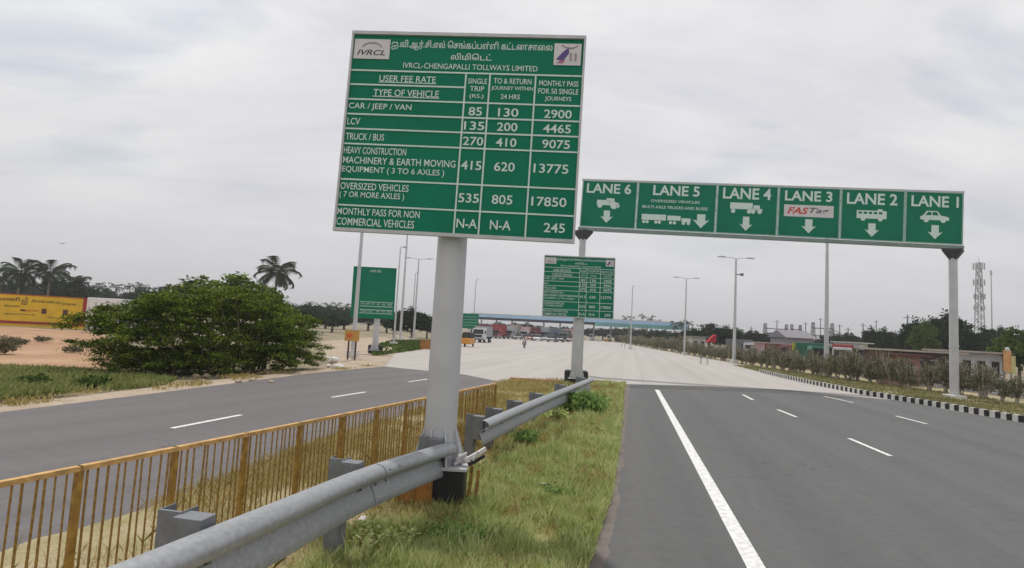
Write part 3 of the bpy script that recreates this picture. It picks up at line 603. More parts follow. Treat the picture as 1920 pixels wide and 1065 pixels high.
c1 = Vector((-.626, 5.679, 3.803)) * K; c1.z = H + (3.803 - 1.8) * K
t1, bd1 = fee_board('fee_board', 'nearest and largest green toll fee board on a thick grey pole', c1, 2.5 * K, 2.168 * K, (-4.83, -.78, -.73), xoff=-.05)
fee_face(bd1, 1.238, 1.072)
c2 = Vector((2.349, 19.616, 0)) * K; c2.z = H + (3.432 - 1.8) * K
t2, bd2 = fee_board('fee_board', 'smaller green fee board of dense text below the left end of the gantry', c2, 2.5 * K, 2.164 * K, (-1.09, .29, .39), 'lumps', .29, .35, .13)
fee_face(bd2, 1.238, 1.07)
c3 = Vector((-8.032, 32.636, 0)) * K; c3.z = H + (3.536 - 1.8) * K
t3, bd3 = fee_board('fee_board', 'green fee board behind a street lamp left of the big pole', c3, 2.5 * K, 2.994 * K, (2.32, .49, .5), 'lumps', .25, .30, .35)
m = MB()
for z in (-.55, -.80, -1.0, -1.2): stroke(m, -.75, z, 1.15, z, .03)
m.build('grid_lines', m_let, bd3)
letter(bd3, 'USER FEE', -.3, 1.2, .35, 1.34); letter(bd3, 'CAR / JEEP / VAN', -.7, -.72, .1, -.62); letter(bd3, '85   130   2900', .25, -.72, 1.1, -.62); letter(bd3, 'TRUCK / BUS', -.7, -1.13, .0, -1.04); letter(bd3, '270   410   9075', .2, -1.13, 1.1, -1.04)
p = at(880, 112); c4 = Vector((p.x, p.y, 0)); c4.z = (zt(p, 588) + zt(p, 616)) / 2
t4, bd4 = fee_board('fee_board', 'tiny far green board peeping out right of the big pole', c4, 3.2, zt(p, 588) - zt(p, 616), (0, 0, 0), 'plain', .2, .3)
m = MB(); [stroke(m, -1.0, z, 1.0, z, .03) for z in (-.6, -.2, .2, .6)]; m.build('grid_lines', m_let, bd4)
# rusty plate and debris at the big pole's foot
b1 = G(845, 938)
t = thing('rusty_plate', 'orange brown rusty steel plate standing left of the black footing', 'plate', (t1.location.x - .26, t1.location.y - .46, 0))
MB().box((0, 0, .23), (.50, .03, .46)).build('panel', m_orange, t); [MB().box((x, -.03, .25), (.03, .02, .46)).build('rib', m_ochred, t) for x in (-.22, 0, .22)]
t = thing('timber_stakes', 'two brown wooden stakes beside the black footing', 'stakes', (t1.location.x + .46, t1.location.y - .1, 0))
for x, l in ((0, .55), (.1, .5)): MB().box((x, 0, l / 2), (.05, .04, l)).build('stake', m_ochred, t).rotation_euler = (0, .06, 0)
t = thing('broken_plastic', 'white broken plastic reflector pieces hanging at the pole base plate', 'debris', (t1.location.x + .46, t1.location.y - .22, .66))
for k in range(7):
    m = MB().box((0, 0, 0), (random.uniform(.08, .22), .03, random.uniform(.02, .05))); o = m.build('shard', m_plate, t, loc=(random.uniform(-.14, .12), random.uniform(-.05, .05), random.uniform(-.10, .10))); o.rotation_euler = (random.uniform(-1, 1), random.uniform(-1.0, .2), random.uniform(-.8, .8))
MB().box((.1, 0, .02), (.34, .05, .05)).build('bent_strip', m_plate, t).rotation_euler = (0, -.5, .3)
MB().box((.08, 0, -.06), (.26, .05, .04)).build('bent_strip', m_black, t).rotation_euler = (0, -.5, .3)
# ------------------------------------------------------------------ the lane gantry
gc = Vector((10.78, 24.306, 0)) * K; gc.z = H + (7.63 - 1.8) * K; gh = 2.206 * K
gt = thing('overhead_gantry', 'wide overhead gantry with six green lane signs across the right carriageway', 'gantry', (gc.x, gc.y, 0))
GM = sign_matrix(R(-10.66), R(-.2), R(-1.74), Vector((0, 0, gc.z)))
sp = [-7.9, -5.351, -1.873, .701, 3.213, 5.712, 7.9]
beam_ = MB(); beam_.box((0, .12, -gh / 2 - .12), (7.95 * 2 * K, .30, .20)); o = beam_.build('bottom_beam', mat('beam_paint', (.20, .26, .23), .6, .1, .15, 2), gt); o.matrix_local = GM
o = MB().box((0, .04, gh / 2 + .05), (7.93 * 2 * K, .12, .10)).build('top_beam', m_frame, gt); o.matrix_local = GM
o = MB().box((0, .35, 0), (7.9 * 2 * K, .06, .10)).box((0, .35, .9), (7.9 * 2 * K, .06, .10)).box((0, .35, -.9), (7.9 * 2 * K, .06, .10)).build('back_frame', m_post, gt); o.matrix_local = GM
def arrow(bd, x0, z1, x1, z0, xm):
    c = ((x0 + x1) / 2 - xm) * K; a, b = z1 * K, z0 * K; w_ = (x1 - x0) * K / 2 * 1.05; s = w_ * .5; m = MB()
    m.prism([(c, b), (c + w_, b + w_ * 1.1), (c + s, b + w_ * .95), (c + s, a), (c - s, a), (c - s, b + w_ * .95), (c - w_, b + w_ * 1.1)], -.02, -.004); m.build('down_arrow', m_let, bd)
def circ(m, x, z, r, y=-.014, n=14): m.prism([(x + r * math.cos(2 * math.pi * k / n), z + r * math.sin(2 * math.pi * k / n)) for k in range(n)], y - .008, y + .006)
def rect(m, x0, z0, x1, z1, y=-.012): m.prism([(x0, z0), (x1, z0), (x1, z1), (x0, z1)], y - .008, y + .006)
lanes = [('LANE 6', (-7.68, .983, -5.65, .513), (-6.95, -.292, -6.41, -.869)), ('LANE 5', (-4.66, .988, -2.62, .519), (-2.83, -.276, -2.16, -.913)), ('LANE 4', (-1.62, 1.0, .40, .49), (-.85, -.296, -.33, -.93)),
         ('LANE 3', (.97, .96, 2.88, .50), (1.70, -.292, 2.26, -.906)), ('LANE 2', (3.46, .955, 5.42, .462), (4.20, -.351, 4.74, -.928)), ('LANE 1', (5.95, .93, 7.72, .463), (6.6, -.309, 7.13, -.899))]
for i, (s, tb, ab) in enumerate(lanes):
    x0, x1 = sp[i], sp[i + 1]; xm = (x0 + x1) / 2; wd = (x1 - x0) * K
    b = MB().box((0, 0, 0), (wd - .05, .03, gh - .02)).build('lane_sign', m_green, gt, label='green panel reading ' + s); b.matrix_local = GM @ Matrix.Translation((xm * K, 0, 0))
    f = MB()
    for sg in (-1, 1): f.box((sg * (wd / 2 - .045), -.03, 0), (.07, .035, gh - .03))
    f.box((0, -.03, gh / 2 - .03), (wd - .06, .03, .05)); f.box((0, -.03, -gh / 2 + .035), (wd - .06, .03, .06)); f.build('frame', mat('green_grey_frame', (.25, .40, .33), .5), b)
    letter(b, s, tb[0] - xm, tb[3], tb[2] - xm, tb[1], bold=.022, y=-.02); arrow(b, ab[0], ab[1], ab[2], ab[3], xm)
    P = MB(); c = xm * K
    if i == 0:   # tractor
        x = -6.70 * K - c; rect(P, x - .65, -.05, x + .25, .28); rect(P, x - .05, .1, x + .45, .40); circ(P, x + .45, -.05, .24); circ(P, x - .45, -.08, .16); rect(P, x + .3, .05, x + .75, .12); circ(P, x + .68, -.08, .12)
    elif i == 1:  # long trailer
        a = -5.1 * K - c; e = -2.95 * K - c; w_ = e - a; z = -.60 * K
        rect(P, a, z - .05, a + w_ * .50, z + .32); rect(P, a + w_ * .53, z - .02, a + w_ * .80, z + .28); rect(P, a + w_ * .82, z - .10, a + w_, z + .15)
        for k in (.05, .12, .30, .37, .60, .68, .86, .96): circ(P, a + w_ * k, z - .17, .10)
        letter(b, 'OVERSIZED VEHICLES', -4.73 - xm, .20, -2.60 - xm, .32, bold=.01, y=-.02); letter(b, 'MULTI AXLE TRUCKS AND BUSES', -5.10 - xm, -.09, -2.24 - xm, .04, bold=.01, y=-.02)
    elif i == 2:
        a = -1.29 * K - c; e = .06 * K - c; w_ = e - a; rect(P, a, .05, a + w_ * .7, .45); rect(P, a + w_ * .73, .0, e - .15, .32)
        for k in (.10, .60, .72, .92): circ(P, a + w_ * k, -.08, .13)
        rect(P, a + w_ * .6, .0, e, .1)
    elif i == 3:
        pl = MB(); rect(pl, .955 * K - c, -.19 * K, 2.95 * K - c, .33 * K, -.012); pl.build('tag_plate', m_plate, b)
        letter(b, 'FAS', 1.08 - xm, -.08, 1.95 - xm, .22, paint('red_tag_ink', (.55, .06, .04)), -.026, .03, .3, 'tag_lettering'); letter(b, 'Tag', 1.97 - xm, -.08, 2.78 - xm, .22, paint('grey_tag_ink', (.10, .12, .12)), -.026, .02, .3, 'tag_lettering')
        P = None
    elif i == 4:
        a = 3.86 * K - c; e = 5.02 * K - c; w_ = e - a; P.prism([(a, -.20), (e, -.20), (e, .22), (e - .04, .28), (a, .28)], -.02, -.006); circ(P, a + w_ * .22, -.22, .13); circ(P, a + w_ * .8, -.22, .13); rect(P, a + w_ * .70, .28, a + w_ * .86, .38)
        w2 = MB()
        for k in range(5): rect(w2, a + .1 + k * w_ * .17, .08, a + .1 + k * w_ * .17 + .18, .2, -.024)
        w2.build('pictogram_windows', m_green, b)
    else:
        a = 6.31 * K - c; e = 7.37 * K - c; w_ = e - a
        P.prism([(a, -.12), (e, -.14), (e + .02, .02), (e - .15, .10), (a + w_ * .72, .14), (a + w_ * .6, .40), (a + w_ * .22, .40), (a + w_ * .08, .12), (a - .03, .05)], -.02, -.006); circ(P, a + w_ * .2, -.14, .14); circ(P, a + w_ * .8, -.14, .14)
        w2 = MB(); w2.prism([(a + w_ * .17, .15), (a + w_ * .38, .15), (a + w_ * .38, .34), (a + w_ * .26, .34)], -.03, -.022); w2.prism([(a + w_ * .42, .15), (a + w_ * .64, .15), (a + w_ * .57, .34), (a + w_ * .42, .34)], -.03, -.022); w2.build('pictogram_windows', m_green, b)
    if P: P.build('vehicle_pictogram', m_let, b)
for u, lab in ((-7.72, None), (7.62, None)):
    q = GM @ Vector((u * K, .2, -gh / 2 - .24)); r_ = .21
    MB().tube([(q.x, q.y, -.1), (q.x, q.y, q.z - .4), (q.x, q.y, q.z)], [r_ * 1.06, r_, r_], 20).build('post', m_pole, gt, smooth=True)
    MB().tube([(q.x, q.y, q.z - .62), (q.x, q.y, q.z - .08), (q.x, q.y, q.z)], [r_ * 1.02, .66, .66], 4).build('bracket', mat('dark_bracket', (.05, .05, .055), .6), gt)
    MB().tube([(q.x, q.y, 2.9), (q.x, q.y, 3.0)], r_ + .03, 20).build('collar', m_pole, gt)
    MB().box((q.x, q.y, .05), (.8, .8, .3)).build('footing', m_kw, gt, bevel=.02)
# ------------------------------------------------------------------ street lamps
def lamp(x, Y, hgt, arms, lab, rz=0.0, r=.16, armlen=2.0, cam_=False, head=.9):
    p = at(x, Y); t = thing('street_lamp', lab, 'street lamp', p, rz, 'tall grey street lamps')
    MB().tube([(0, 0, 0), (0, 0, hgt * .5), (0, 0, hgt)], [r, r * .75, r * .5], 12).build('pole', m_pole, t, smooth=True); MB().box((0, 0, .2), (.7, .7, .5)).build('footing', m_kw, t)
    for s in arms:
        MB().tube([(0, 0, hgt - .05), (s * armlen * .5, 0, hgt + .10), (s * armlen, 0, hgt + .12)], [.05, .045, .04], 6).build('arm', m_pole, t)
        MB().prism([(0, 0), (head, .02), (head, .10), (head * .3, .17), (0, .12)], -.15, .15).build('lamp_head', m_chrome, t, loc=(s * armlen - (0 if s > 0 else 0), 0, hgt + .06)).scale = (s, 1, 1)
    if cam_:
        MB().box((.4, 0, hgt - 1.9), (.6, .15, .12)).build('bracket', m_post, t); MB().tube([(.75, 0, hgt - 2.05), (.75, 0, hgt - 1.75)], .2, 10).build('floodlight', m_post, t)
    return t
lamp(1376, 48 * K, 12.5, (-1, 1), 'lamp post with long twin arms and a floodlight between the gantry posts', cam_=True, r=.21, armlen=1.3)
lamp(1283, 66 * K, 12.5, (-1, 1), 'twin armed lamp post left of the big twin armed one', r=.18, armlen=1.3)
lamp(1182, 80 * K, 12.5, (1,), 'thin lamp post above the blue toll roof', rz=1.2, armlen=.8, head=.8)
lamp(1549, 36 * K, 13.6, (-1, 1), 'tall lamp post rising behind the lane 3 sign', r=.21, armlen=1.3)
lamp(661, 29 * K, 12.5, (1, -1), 'near lamp post crossing the left green fee board', r=.17, armlen=1.0, rz=1.5)
lamp(750, 62 * K, 16.5, (1, -1), 'tallest thin lamp post just left of the big pole', r=.22, armlen=1.2)
lamp(738, 46 * K, 11.3, (1,), 'lamp post with one round head beside the left green board', r=.12, rz=1.2, armlen=.6, head=.7)
lamp(775, 63 * K, 12.8, (1, -1), 'lamp post with short twin arms left of the big pole', r=.18, armlen=1.3)
lamp(771, 76 * K, 12.2, (1,), 'faint lamp post behind the short twin armed one', r=.15, rz=1.3, armlen=.4, head=.9)
lamp(886, 84 * K, 12.5, (1,), 'faint lamp post right beside the big pole', r=.15, rz=1.3, armlen=.4, head=.9)
# ------------------------------------------------------------------ toll plaza roof
ra, rb = at(884, 178 * K), at(1291, 157 * K); ze = 6.0; yaw = math.atan2(rb.y - ra.y, rb.x - ra.x); Lr = (rb - ra).length
za = zt(ra, 600); zb_ = zt(ra, 588); 
tp = thing('toll_plaza', 'long low toll plaza with a pale blue roof on columns', 'toll plaza', (ra.x, ra.y, 0), yaw)
m_blue = mat('pale_blue_roof', (.36, .54, .74), .5, 0, .08, .3); m_bgreen = mat('green_fascia', (.12, .32, .30), .5, 0, .2, .3)
MB().box((Lr / 2, 6, zb_ - .7), (Lr, 16, 1.3)).build('roof_fascia', m_blue, tp)
MB().prism([(0, zb_ - .05), (Lr, zb_ - .05), (Lr, zb_ + .3), (0, zb_ + .3)], -2, 14).build('roof', m_frame, tp)
MB().box((Lr * .80, -2.2, zb_ - 2.1), (Lr * .40, .3, 1.4)).build('green_fascia', m_bgreen, tp)
MB().box((Lr / 2, 6, zb_ - 1.75), (Lr - .4, 15.4, .8)).build('ceiling', m_black, tp); MB().box((Lr * .28, -1.85, zb_ - 1.85), (Lr * .5, .3, 1.0)).build('roof_shade_strip', mat('painted_roof_shade', (.015, .02, .04), .6), tp)  # near-black strip added below the fascia: shade under the roof put into colour
for k in range(13):
    x = 2 + k * (Lr - 4) / 12
    MB().tube([(x, 6, 0), (x, 6, zb_ - 1.4)], .35, 10).build('column', m_frame, tp)
    MB().box((x, -2, .45), (1.6, 9, .9)).build('island', m_kw if k % 2 else m_ochre, tp)
    bo = MB().box((x, 2.0, 1.5), (1.4, 2.6, 2.4)).build('booth', m_plate, tp, label='small white toll booth on its island'); MB().box((x, .68, 1.9), (1.1, .04, .9)).build('window', m_glass, bo)
# ------------------------------------------------------------------ vehicles
def wheels(t, xs, ys, r, wd=.22):
    for y in ys:
        for x in xs:
            o = MB().wheel((0, 0, 0), r, wd).build('wheel', m_tyre, t, loc=(x, y, r)); MB().wheel((0, 0, 0), r * .5, wd + .02, 10).build('rim', m_chrome, o)
def car(p, rz, m, lab, L_=4.0, W=1.7, Hh=1.5, group=None):
    t = thing('car', lab, 'car', p, rz, group)   # front faces -y
    hw = W / 2; b = MB()
    side_ = [(-L_ / 2, .35), (-L_ / 2, .75), (-L_ * .46, .85), (-L_ * .22, .98), (L_ * .44, 1.0), (L_ / 2, .85), (L_ / 2, .35)]
    vs = [(-hw, y, z) for y, z in side_] + [(hw, y, z) for y, z in side_]; n = len(side_); b.add(vs, [tuple(range(n)), tuple(range(2 * n - 1, n - 1, -1))] + [(i, i + n, (i + 1) % n + n, (i + 1) % n) for i in range(n)])
    bo = b.build('body', m, t, bevel=.06)
    cab = MB(); a = [(-hw * .95, -L_ * .24, .97), (hw * .95, -L_ * .24, .97), (hw * .95, L_ * .42, .99), (-hw * .95, L_ * .42, .99)]; c = [(-hw * .72, -L_ * .08, Hh - .06), (hw * .72, -L_ * .08, Hh - .06), (hw * .72, L_ * .28, Hh - .04), (-hw * .72, L_ * .28, Hh - .04)]
    cab.add(a + c, [(0, 1, 5, 4), (1, 2, 6, 5), (2, 3, 7, 6), (3, 0, 4, 7), (4, 5, 6, 7)]); cab.build('window_band', m_glass, t)
    MB().box((0, L_ * .10, Hh - .02), (hw * 1.5, L_ * .38, .07)).build('roof', m, t, bevel=.02)
    for s in (-1, 1):
        MB().ball((s * hw * .72, -L_ / 2 + .02, .70), (.16, .06, .08)).build('headlight', m_plate, t); MB().box((s * (hw + .08), -L_ * .18, 1.02), (.14, .08, .12)).build('mirror', m, t)
    MB().box((0, -L_ / 2 - .02, .55), (.7, .04, .14)).build('grille', m_black, t); MB().box((0, -L_ / 2 - .01, .42), (.5, .03, .11)).build('number_plate', m_plate, t)
    wheels(t, (-hw + .1, hw - .1), (-L_ * .32, L_ * .30), .31); return t
def truck(p, rz, mc, mb_, lab, L_=8.0, W=2.4, Hh=3.2, open_=False, name='truck', cat='truck', group=None):
    t = thing(name, lab, cat, p, rz, group); hw = W / 2
    MB().prism([(-hw, .55), (hw, .55), (hw, 2.0), (hw * .9, 2.55), (-hw * .9, 2.55), (-hw, 2.0)], -L_ / 2, -L_ / 2 + 1.7).build('cab', mc, t, bevel=.06)
    MB().prism([(-hw * .85, 1.5), (hw * .85, 1.5), (hw * .78, 2.3), (-hw * .78, 2.3)], -L_ / 2 - .03, -L_ / 2 + .02).build('windscreen', m_glass, t)
    for s in (-1, 1):
        MB().box((s * (hw + .01), -L_ / 2 + .75, 1.85), (.03, .8, .6)).build('side_window', m_glass, t); MB().ball((s * hw * .75, -L_ / 2 - .02, .95), (.17, .06, .12)).build('headlight', m_plate, t); MB().box((s * (hw + .18), -L_ / 2 + .1, 1.9), (.2, .08, .4)).build('mirror', m_black, t)
    MB().box((0, -L_ / 2 - .03, 1.15), (W * .6, .05, .4)).build('grille', m_black, t); MB().box((0, -L_ / 2 - .08, .6), (W * .98, .16, .28)).build('bumper', m_post, t)
    bd = MB().box((0, .95, (Hh + 1.0) / 2), (W, L_ - 2.0, Hh - 1.0)).build('cargo_body', mb_, t, bevel=.03)
    r = MB()
    for k in range(9):
        y = -L_ / 2 + 2.1 + k * (L_ - 2.3) / 8
        for s in (-1, 1): r.box((s * (hw + .03), y, (Hh + 1.0) / 2), (.05, .07, Hh - 1.05))
    r.build('ribs', mb_, bd)['kind'] = 'stuff'; MB().box((0, .6, .8), (W * .5, L_ - 1.2, .25)).build('chassis', m_black, t)
    wheels(t, (-hw + .2, hw - .2), (-L_ / 2 + 1.0, L_ * .22, L_ * .36), .5, .3); return t
def bus(p, rz, m, m2, lab, L_=11, W=2.5, Hh=3.1):
    t = thing('bus', lab, 'bus', p, rz); hw = W / 2
    b = MB().box((0, 0, (Hh + .45) / 2), (W, L_, Hh - .45)).build('body', m, t, bevel=.12); MB().box((0, -L_ / 2 - .01, 1.95), (W * .88, .05, 1.1)).build('windscreen', m_glass, t)
    for s in (-1, 1):
        for k in range(8): MB().box((s * (hw + .005), -L_ / 2 + 1.2 + k * (L_ - 1.6) / 8, 2.1), (.03, (L_ - 1.6) / 8 - .15, .75)).build('side_window', m_glass, t)
        MB().box((s * (hw + .006), 0, 1.25), (.02, L_ * .96, .3)).build('stripe', m2, t); MB().ball((s * hw * .75, -L_ / 2 - .02, .85), (.18, .06, .12)).build('headlight', m_plate, t)
    MB().box((0, -L_ / 2 - .04, .6), (W * .96, .1, .3)).build('bumper', m_post, t); wheels(t, (-hw + .2, hw - .2), (-L_ * .32, L_ * .28), .5, .3); return t
P_ = {k: paint(k + '_vehicle_paint', c) for k, c in dict(white=(.62, .62, .63), red=(.32, .055, .05), grey=(.16, .17, .18), silver=(.40, .41, .43), blue=(.05, .10, .25), maroon=(.17, .05, .055), green=(.03, .15, .10), cream=(.55, .48, .36), pink=(.50, .30, .32), tan=(.35, .27, .19), black=(.02, .02, .025)).items()}
RZ = -RDIR
vq = [(904, 74 * K, 'truck', 'white', 'silver', 'small white truck nearest the big pole on the plaza', 6, 2.0, 2.5),
      (934, 112 * K, 'truck', 'red', 'red', 'red lorry queueing right of the small white truck', 8, 2.5, 3.3),
      (957, 118 * K, 'truck', 'silver', 'silver', 'silver box lorry right of the red lorry', 8, 2.5, 3.3),
      (972, 112 * K, 'car', 'grey', None, 'dark grey car in the queue behind the motorcyclist', 4, 1.7, 1.5),
      (986, 122 * K, 'truck', 'white', 'pink', 'lorry with white cab and pinkish body above the motorcyclist', 8, 2.4, 3.2),
      (1001, 124 * K, 'truck', 'maroon', 'maroon', 'maroon lorry in the middle of the queue', 8, 2.4, 3.3),
      (1008, 108 * K, 'car', 'white', None, 'white car at the front of the middle lanes', 4, 1.7, 1.5),
      (1024, 115 * K, 'car', 'silver', None, 'silver car right of the white car', 4.2, 1.7, 1.45),
      (1022, 130 * K, 'truck', 'grey', 'silver', 'lorry with dark cab and silver body behind the silver car', 8, 2.4, 3.4),
      (1041, 126 * K, 'truck', 'blue', 'grey', 'grey bodied lorry with blue cab', 8, 2.5, 3.3),
      (1058, 122 * K, 'truck', 'grey', 'grey', 'dark grey lorry left of the second fee board pole', 8, 2.5, 3.0),
      (1050, 108 * K, 'car', 'black', None, 'black car in front of the grey lorries', 4.1, 1.7, 1.5),
      (1070, 116 * K, 'car', 'maroon', None, 'maroon car nearest the second fee board pole', 4.1, 1.7, 1.5),
      (945, 135 * K, 'bus', 'cream', 'red', 'cream bus at the booths behind the red lorry', 10, 2.5, 3.2)]
vq += [(925, 128 * K, 'truck', 'cream', 'tan', 'brown bodied lorry behind the gap left of the red lorry', 8, 2.5, 3.4), (948, 124 * K, 'car', 'white', None, 'white car squeezed between the red and silver lorries', 4, 1.7, 1.6), (966, 140 * K, 'truck', 'maroon', 'tan', 'lorry with brown load far behind the silver lorry', 8, 2.5, 3.8),
       (1012, 142 * K, 'truck', 'green', 'green', 'dark green lorry deep under the toll roof', 8, 2.5, 3.6), (992, 108 * K, 'car', 'red', None, 'red car in front of the maroon lorry', 4, 1.7, 1.5), (1034, 105 * K, 'car', 'grey', None, 'grey car left of the black car', 4.1, 1.7, 1.6),
       (1048, 144 * K, 'bus', 'silver', 'blue', 'silver bus with blue stripe deep under the toll roof', 10, 2.5, 3.3), (1066, 134 * K, 'truck', 'tan', 'pink', 'pinkish lorry just left of the second fee board pole', 8, 2.5, 3.4), (912, 122 * K, 'bus', 'maroon', 'cream', 'maroon bus behind the small white truck', 10, 2.5, 3.4)]
for x, Y, kd, a, b, lab, l, w_, h_ in vq:
    w_ *= 1.12; h_ *= 1.15
    p = at(x, Y)
    if kd == 'car': car(p, RZ, P_[a], lab, l, w_, h_)
    elif kd == 'bus': bus(p, RZ, P_[a], P_[b], lab, l, w_, h_)
    else: truck(p, RZ, P_[a], P_[b], lab, l, w_, h_)
# vehicles beyond the hedge
for x, Y, kd, a, b, lab, l, w_, h_, rz in [(1422, 88, 'car', 'blue', None, 'blue car at the far left of the roadside shops', 4.1, 1.8, 1.7, R(60)), (1474, 74, 'truck', 'cream', 'maroon', 'small lorry with maroon body left of the yellow sign', 5.5, 2.0, 2.6, R(20)), (1508, 70, 'truck', 'maroon', 'tan', 'small brown lorry right of the yellow sign', 5.5, 2.0, 2.7, R(200)),
      (1628, 70, 'car', 'silver', None, 'silver van parked right of the dark car', 4.3, 1.9, 2.0, R(75)), (1600, 76, 'truck', 'white', 'silver', 'pale lorry behind the dark car', 6, 2.2, 3.0, R(40)), (1668, 58, 'car', 'grey', None, 'grey car in front of the grey block building', 4.1, 1.8, 1.6, R(75)), (1392, 96, 'truck', 'silver', 'grey', 'grey lorry beyond the hedge right of the big twin armed lamp', 6, 2.2, 3.0, R(20)), (1580, 62, 'truck', 'white', 'red', 'red bodied truck beyond the hedge right of the tall lamp post', 5.0, 1.9, 2.9, R(-32)),
      (1525, 66, 'truck', 'green', 'green', 'dark green truck beyond the hedge left of the tall lamp post', 6.0, 2.3, 2.9, R(-12)),
      (1446, 80, 'car', 'white', None, 'white car beyond the hedge near the yellow sign', 4.1, 1.8, 1.7, R(75)),
      (1612, 66, 'car', 'black', None, 'dark car just beyond the hedge right of the red truck', 4.2, 1.8, 1.75, R(80)),
      (1550, 64, 'car', 'white', None, 'white van-like car peeping over the hedge by the tall lamp post', 4.2, 1.8, 1.9, R(80))]:
    p = at(x, Y)
    if kd == 'car': car(p, rz, P_[a], lab, l, w_, h_)
    else: truck(p, rz, P_[a], P_[b], lab, l, w_, h_)
# auto rickshaw half hidden by the pole
p = G(876, 650); t = thing('auto_rickshaw', 'orange and black three wheeled auto rickshaw half behind the big pole', 'auto rickshaw', p, RZ)
mo = paint('rickshaw_orange', (.62, .26, .03)); MB().prism([(-.62, .35), (.62, .35), (.64, 1.0), (.60, 1.15), (-.60, 1.15), (-.64, 1.0)], -1.3, 1.3).build('body', mo, t, bevel=.05)
MB().prism([(-.60, 1.15), (.60, 1.15), (.56, 1.75), (.45, 1.9), (-.45, 1.9), (-.56, 1.75)], -.6, 1.3).build('canopy', m_black, t, bevel=.05); MB().prism([(-.52, 1.2), (.52, 1.2), (.45, 1.7), (-.45, 1.7)], 1.29, 1.32).build('rear_window', mo, t)
MB().prism([(-.56, 1.16), (.56, 1.16), (.48, 1.75), (-.48, 1.75)], -.9, -.86).build('windscreen', m_glass, t)
for x, y in ((-.55, .8), (.55, .8), (0, -1.15)): MB().wheel((0, 0, 0), .25, .12).build('wheel', m_tyre, t, loc=(x, y, .25))
# ------------------------------------------------------------------ people
def skinned(name, verts, edges, root, m, parent, sub=1):
    bm = bmesh.new(); ly = bm.verts.layers.skin.verify(); vs = [bm.verts.new(v[:3]) for v in verts]; [bm.edges.new((vs[a], vs[b])) for a, b in edges]
    for v, d in zip(vs, verts): v[ly].radius = (d[3], d[4] if len(d) > 4 else d[3])
    vs[root][ly].use_root = True
    me = bpy.data.meshes.new(name); bm.to_mesh(me); bm.free(); o = link(name, me, m, parent)
    k = o.modifiers.new('skin', 'SKIN'); k.use_smooth_shade = True; s = o.modifiers.new('sub', 'SUBSURF'); s.levels = sub; s.render_levels = sub; return o
m_skin = mat('brown_skin', (.20, .11, .07), .6); m_hair = mat('black_hair', (.01, .01, .01), .6)
def bodymat(name, shirt, trousers, zc, zn, xh):
    m = bpy.data.materials.new(name); m.use_nodes = True; T = m.node_tree; b = T.nodes['Principled BSDF']; c = T.nodes.new('ShaderNodeTexCoord'); s = T.nodes.new('ShaderNodeSeparateXYZ'); T.links.new(c.outputs['Object'], s.inputs[0])
    a = mixc(T, mth(T, 'GREATER_THAN', s.outputs[2], zc), trousers, shirt); a = mixc(T, mth(T, 'GREATER_THAN', s.outputs[2], zn), a, (.20, .11, .07))
    T.links.new(a, b.inputs['Base Color']); b.inputs['Roughness'].default_value = .85; return m
def person(p, rz, lab, shirt, trousers, riding=False):
    t = thing('person', lab, 'person', p, rz)
    if riding:
        V = [(0, .15, .88, .15, .12), (0, .10, 1.10, .15, .11), (0, .02, 1.36, .17, .11), (0, 0, 1.46, .06), (0, -.03, 1.56, .055), (0, -.05, 1.66, .10, .11), (0, -.05, 1.76, .06),
             (.19, .02, 1.38, .06), (.27, -.18, 1.14, .045), (.28, -.45, 1.06, .035), (.29, -.53, 1.05, .03), (-.19, .02, 1.38, .06), (-.27, -.18, 1.14, .045), (-.28, -.45, 1.06, .035), (-.29, -.53, 1.05, .03),
             (.13, .08, .86, .09), (.24, -.30, .82, .07), (.22, -.12, .42, .05), (.22, -.26, .36, .04), (-.13, .08, .86, .09), (-.24, -.30, .82, .07), (-.22, -.12, .42, .05), (-.22, -.26, .36, .04)]
        zc, zn = .93, 1.43
    else:
        V = [(0, 0, .95, .15, .11), (0, 0, 1.15, .14, .10), (0, 0, 1.38, .17, .10), (0, 0, 1.47, .06), (0, -.01, 1.54, .055), (0, -.02, 1.63, .09, .10), (0, -.01, 1.73, .06),
             (.19, 0, 1.40, .06), (.25, .02, 1.13, .045), (.26, -.04, .88, .035), (.26, -.06, .80, .035), (-.19, 0, 1.40, .06), (-.25, .02, 1.13, .045), (-.26, -.04, .88, .035), (-.26, -.06, .80, .035),
             (.10, 0, .88, .09), (.11, -.01, .50, .065), (.11, .01, .09, .045), (.11, -.14, .04, .04), (-.10, 0, .88, .09), (-.11, -.01, .50, .065), (-.11, .01, .09, .045), (-.11, -.14, .04, .04)]
        zc, zn = .95, 1.45
    E_ = [(0, 1), (1, 2), (2, 3), (3, 4), (4, 5), (5, 6), (2, 7), (7, 8), (8, 9), (9, 10), (2, 11), (11, 12), (12, 13), (13, 14), (0, 15), (15, 16), (16, 17), (17, 18), (0, 19), (19, 20), (20, 21), (21, 22)]
    skinned('body', V, E_, 0, bodymat('clothes_' + str(len(bpy.data.materials)), shirt, trousers, zc, zn, 0), t)
    hd = V[5]; MB().ball((hd[0], hd[1] + .02, hd[2] + .05), (.105, .115, .10), 12, 8).build('hair', m_hair, t, smooth=True)
    return t
p = G(983, 652); mt = thing('motorcycle', 'small dark motorcycle riding away across the concrete plaza', 'motorcycle', p, RZ + .1)
for y in (-.65, .65):
    o = MB().tube([(-.05, 0, 0), (.05, 0, 0)], .30, 18).build('wheel', m_tyre, mt, loc=(0, y, .30)); MB().tube([(-.06, 0, 0), (.06, 0, 0)], .12, 10).build('hub', m_chrome, o)
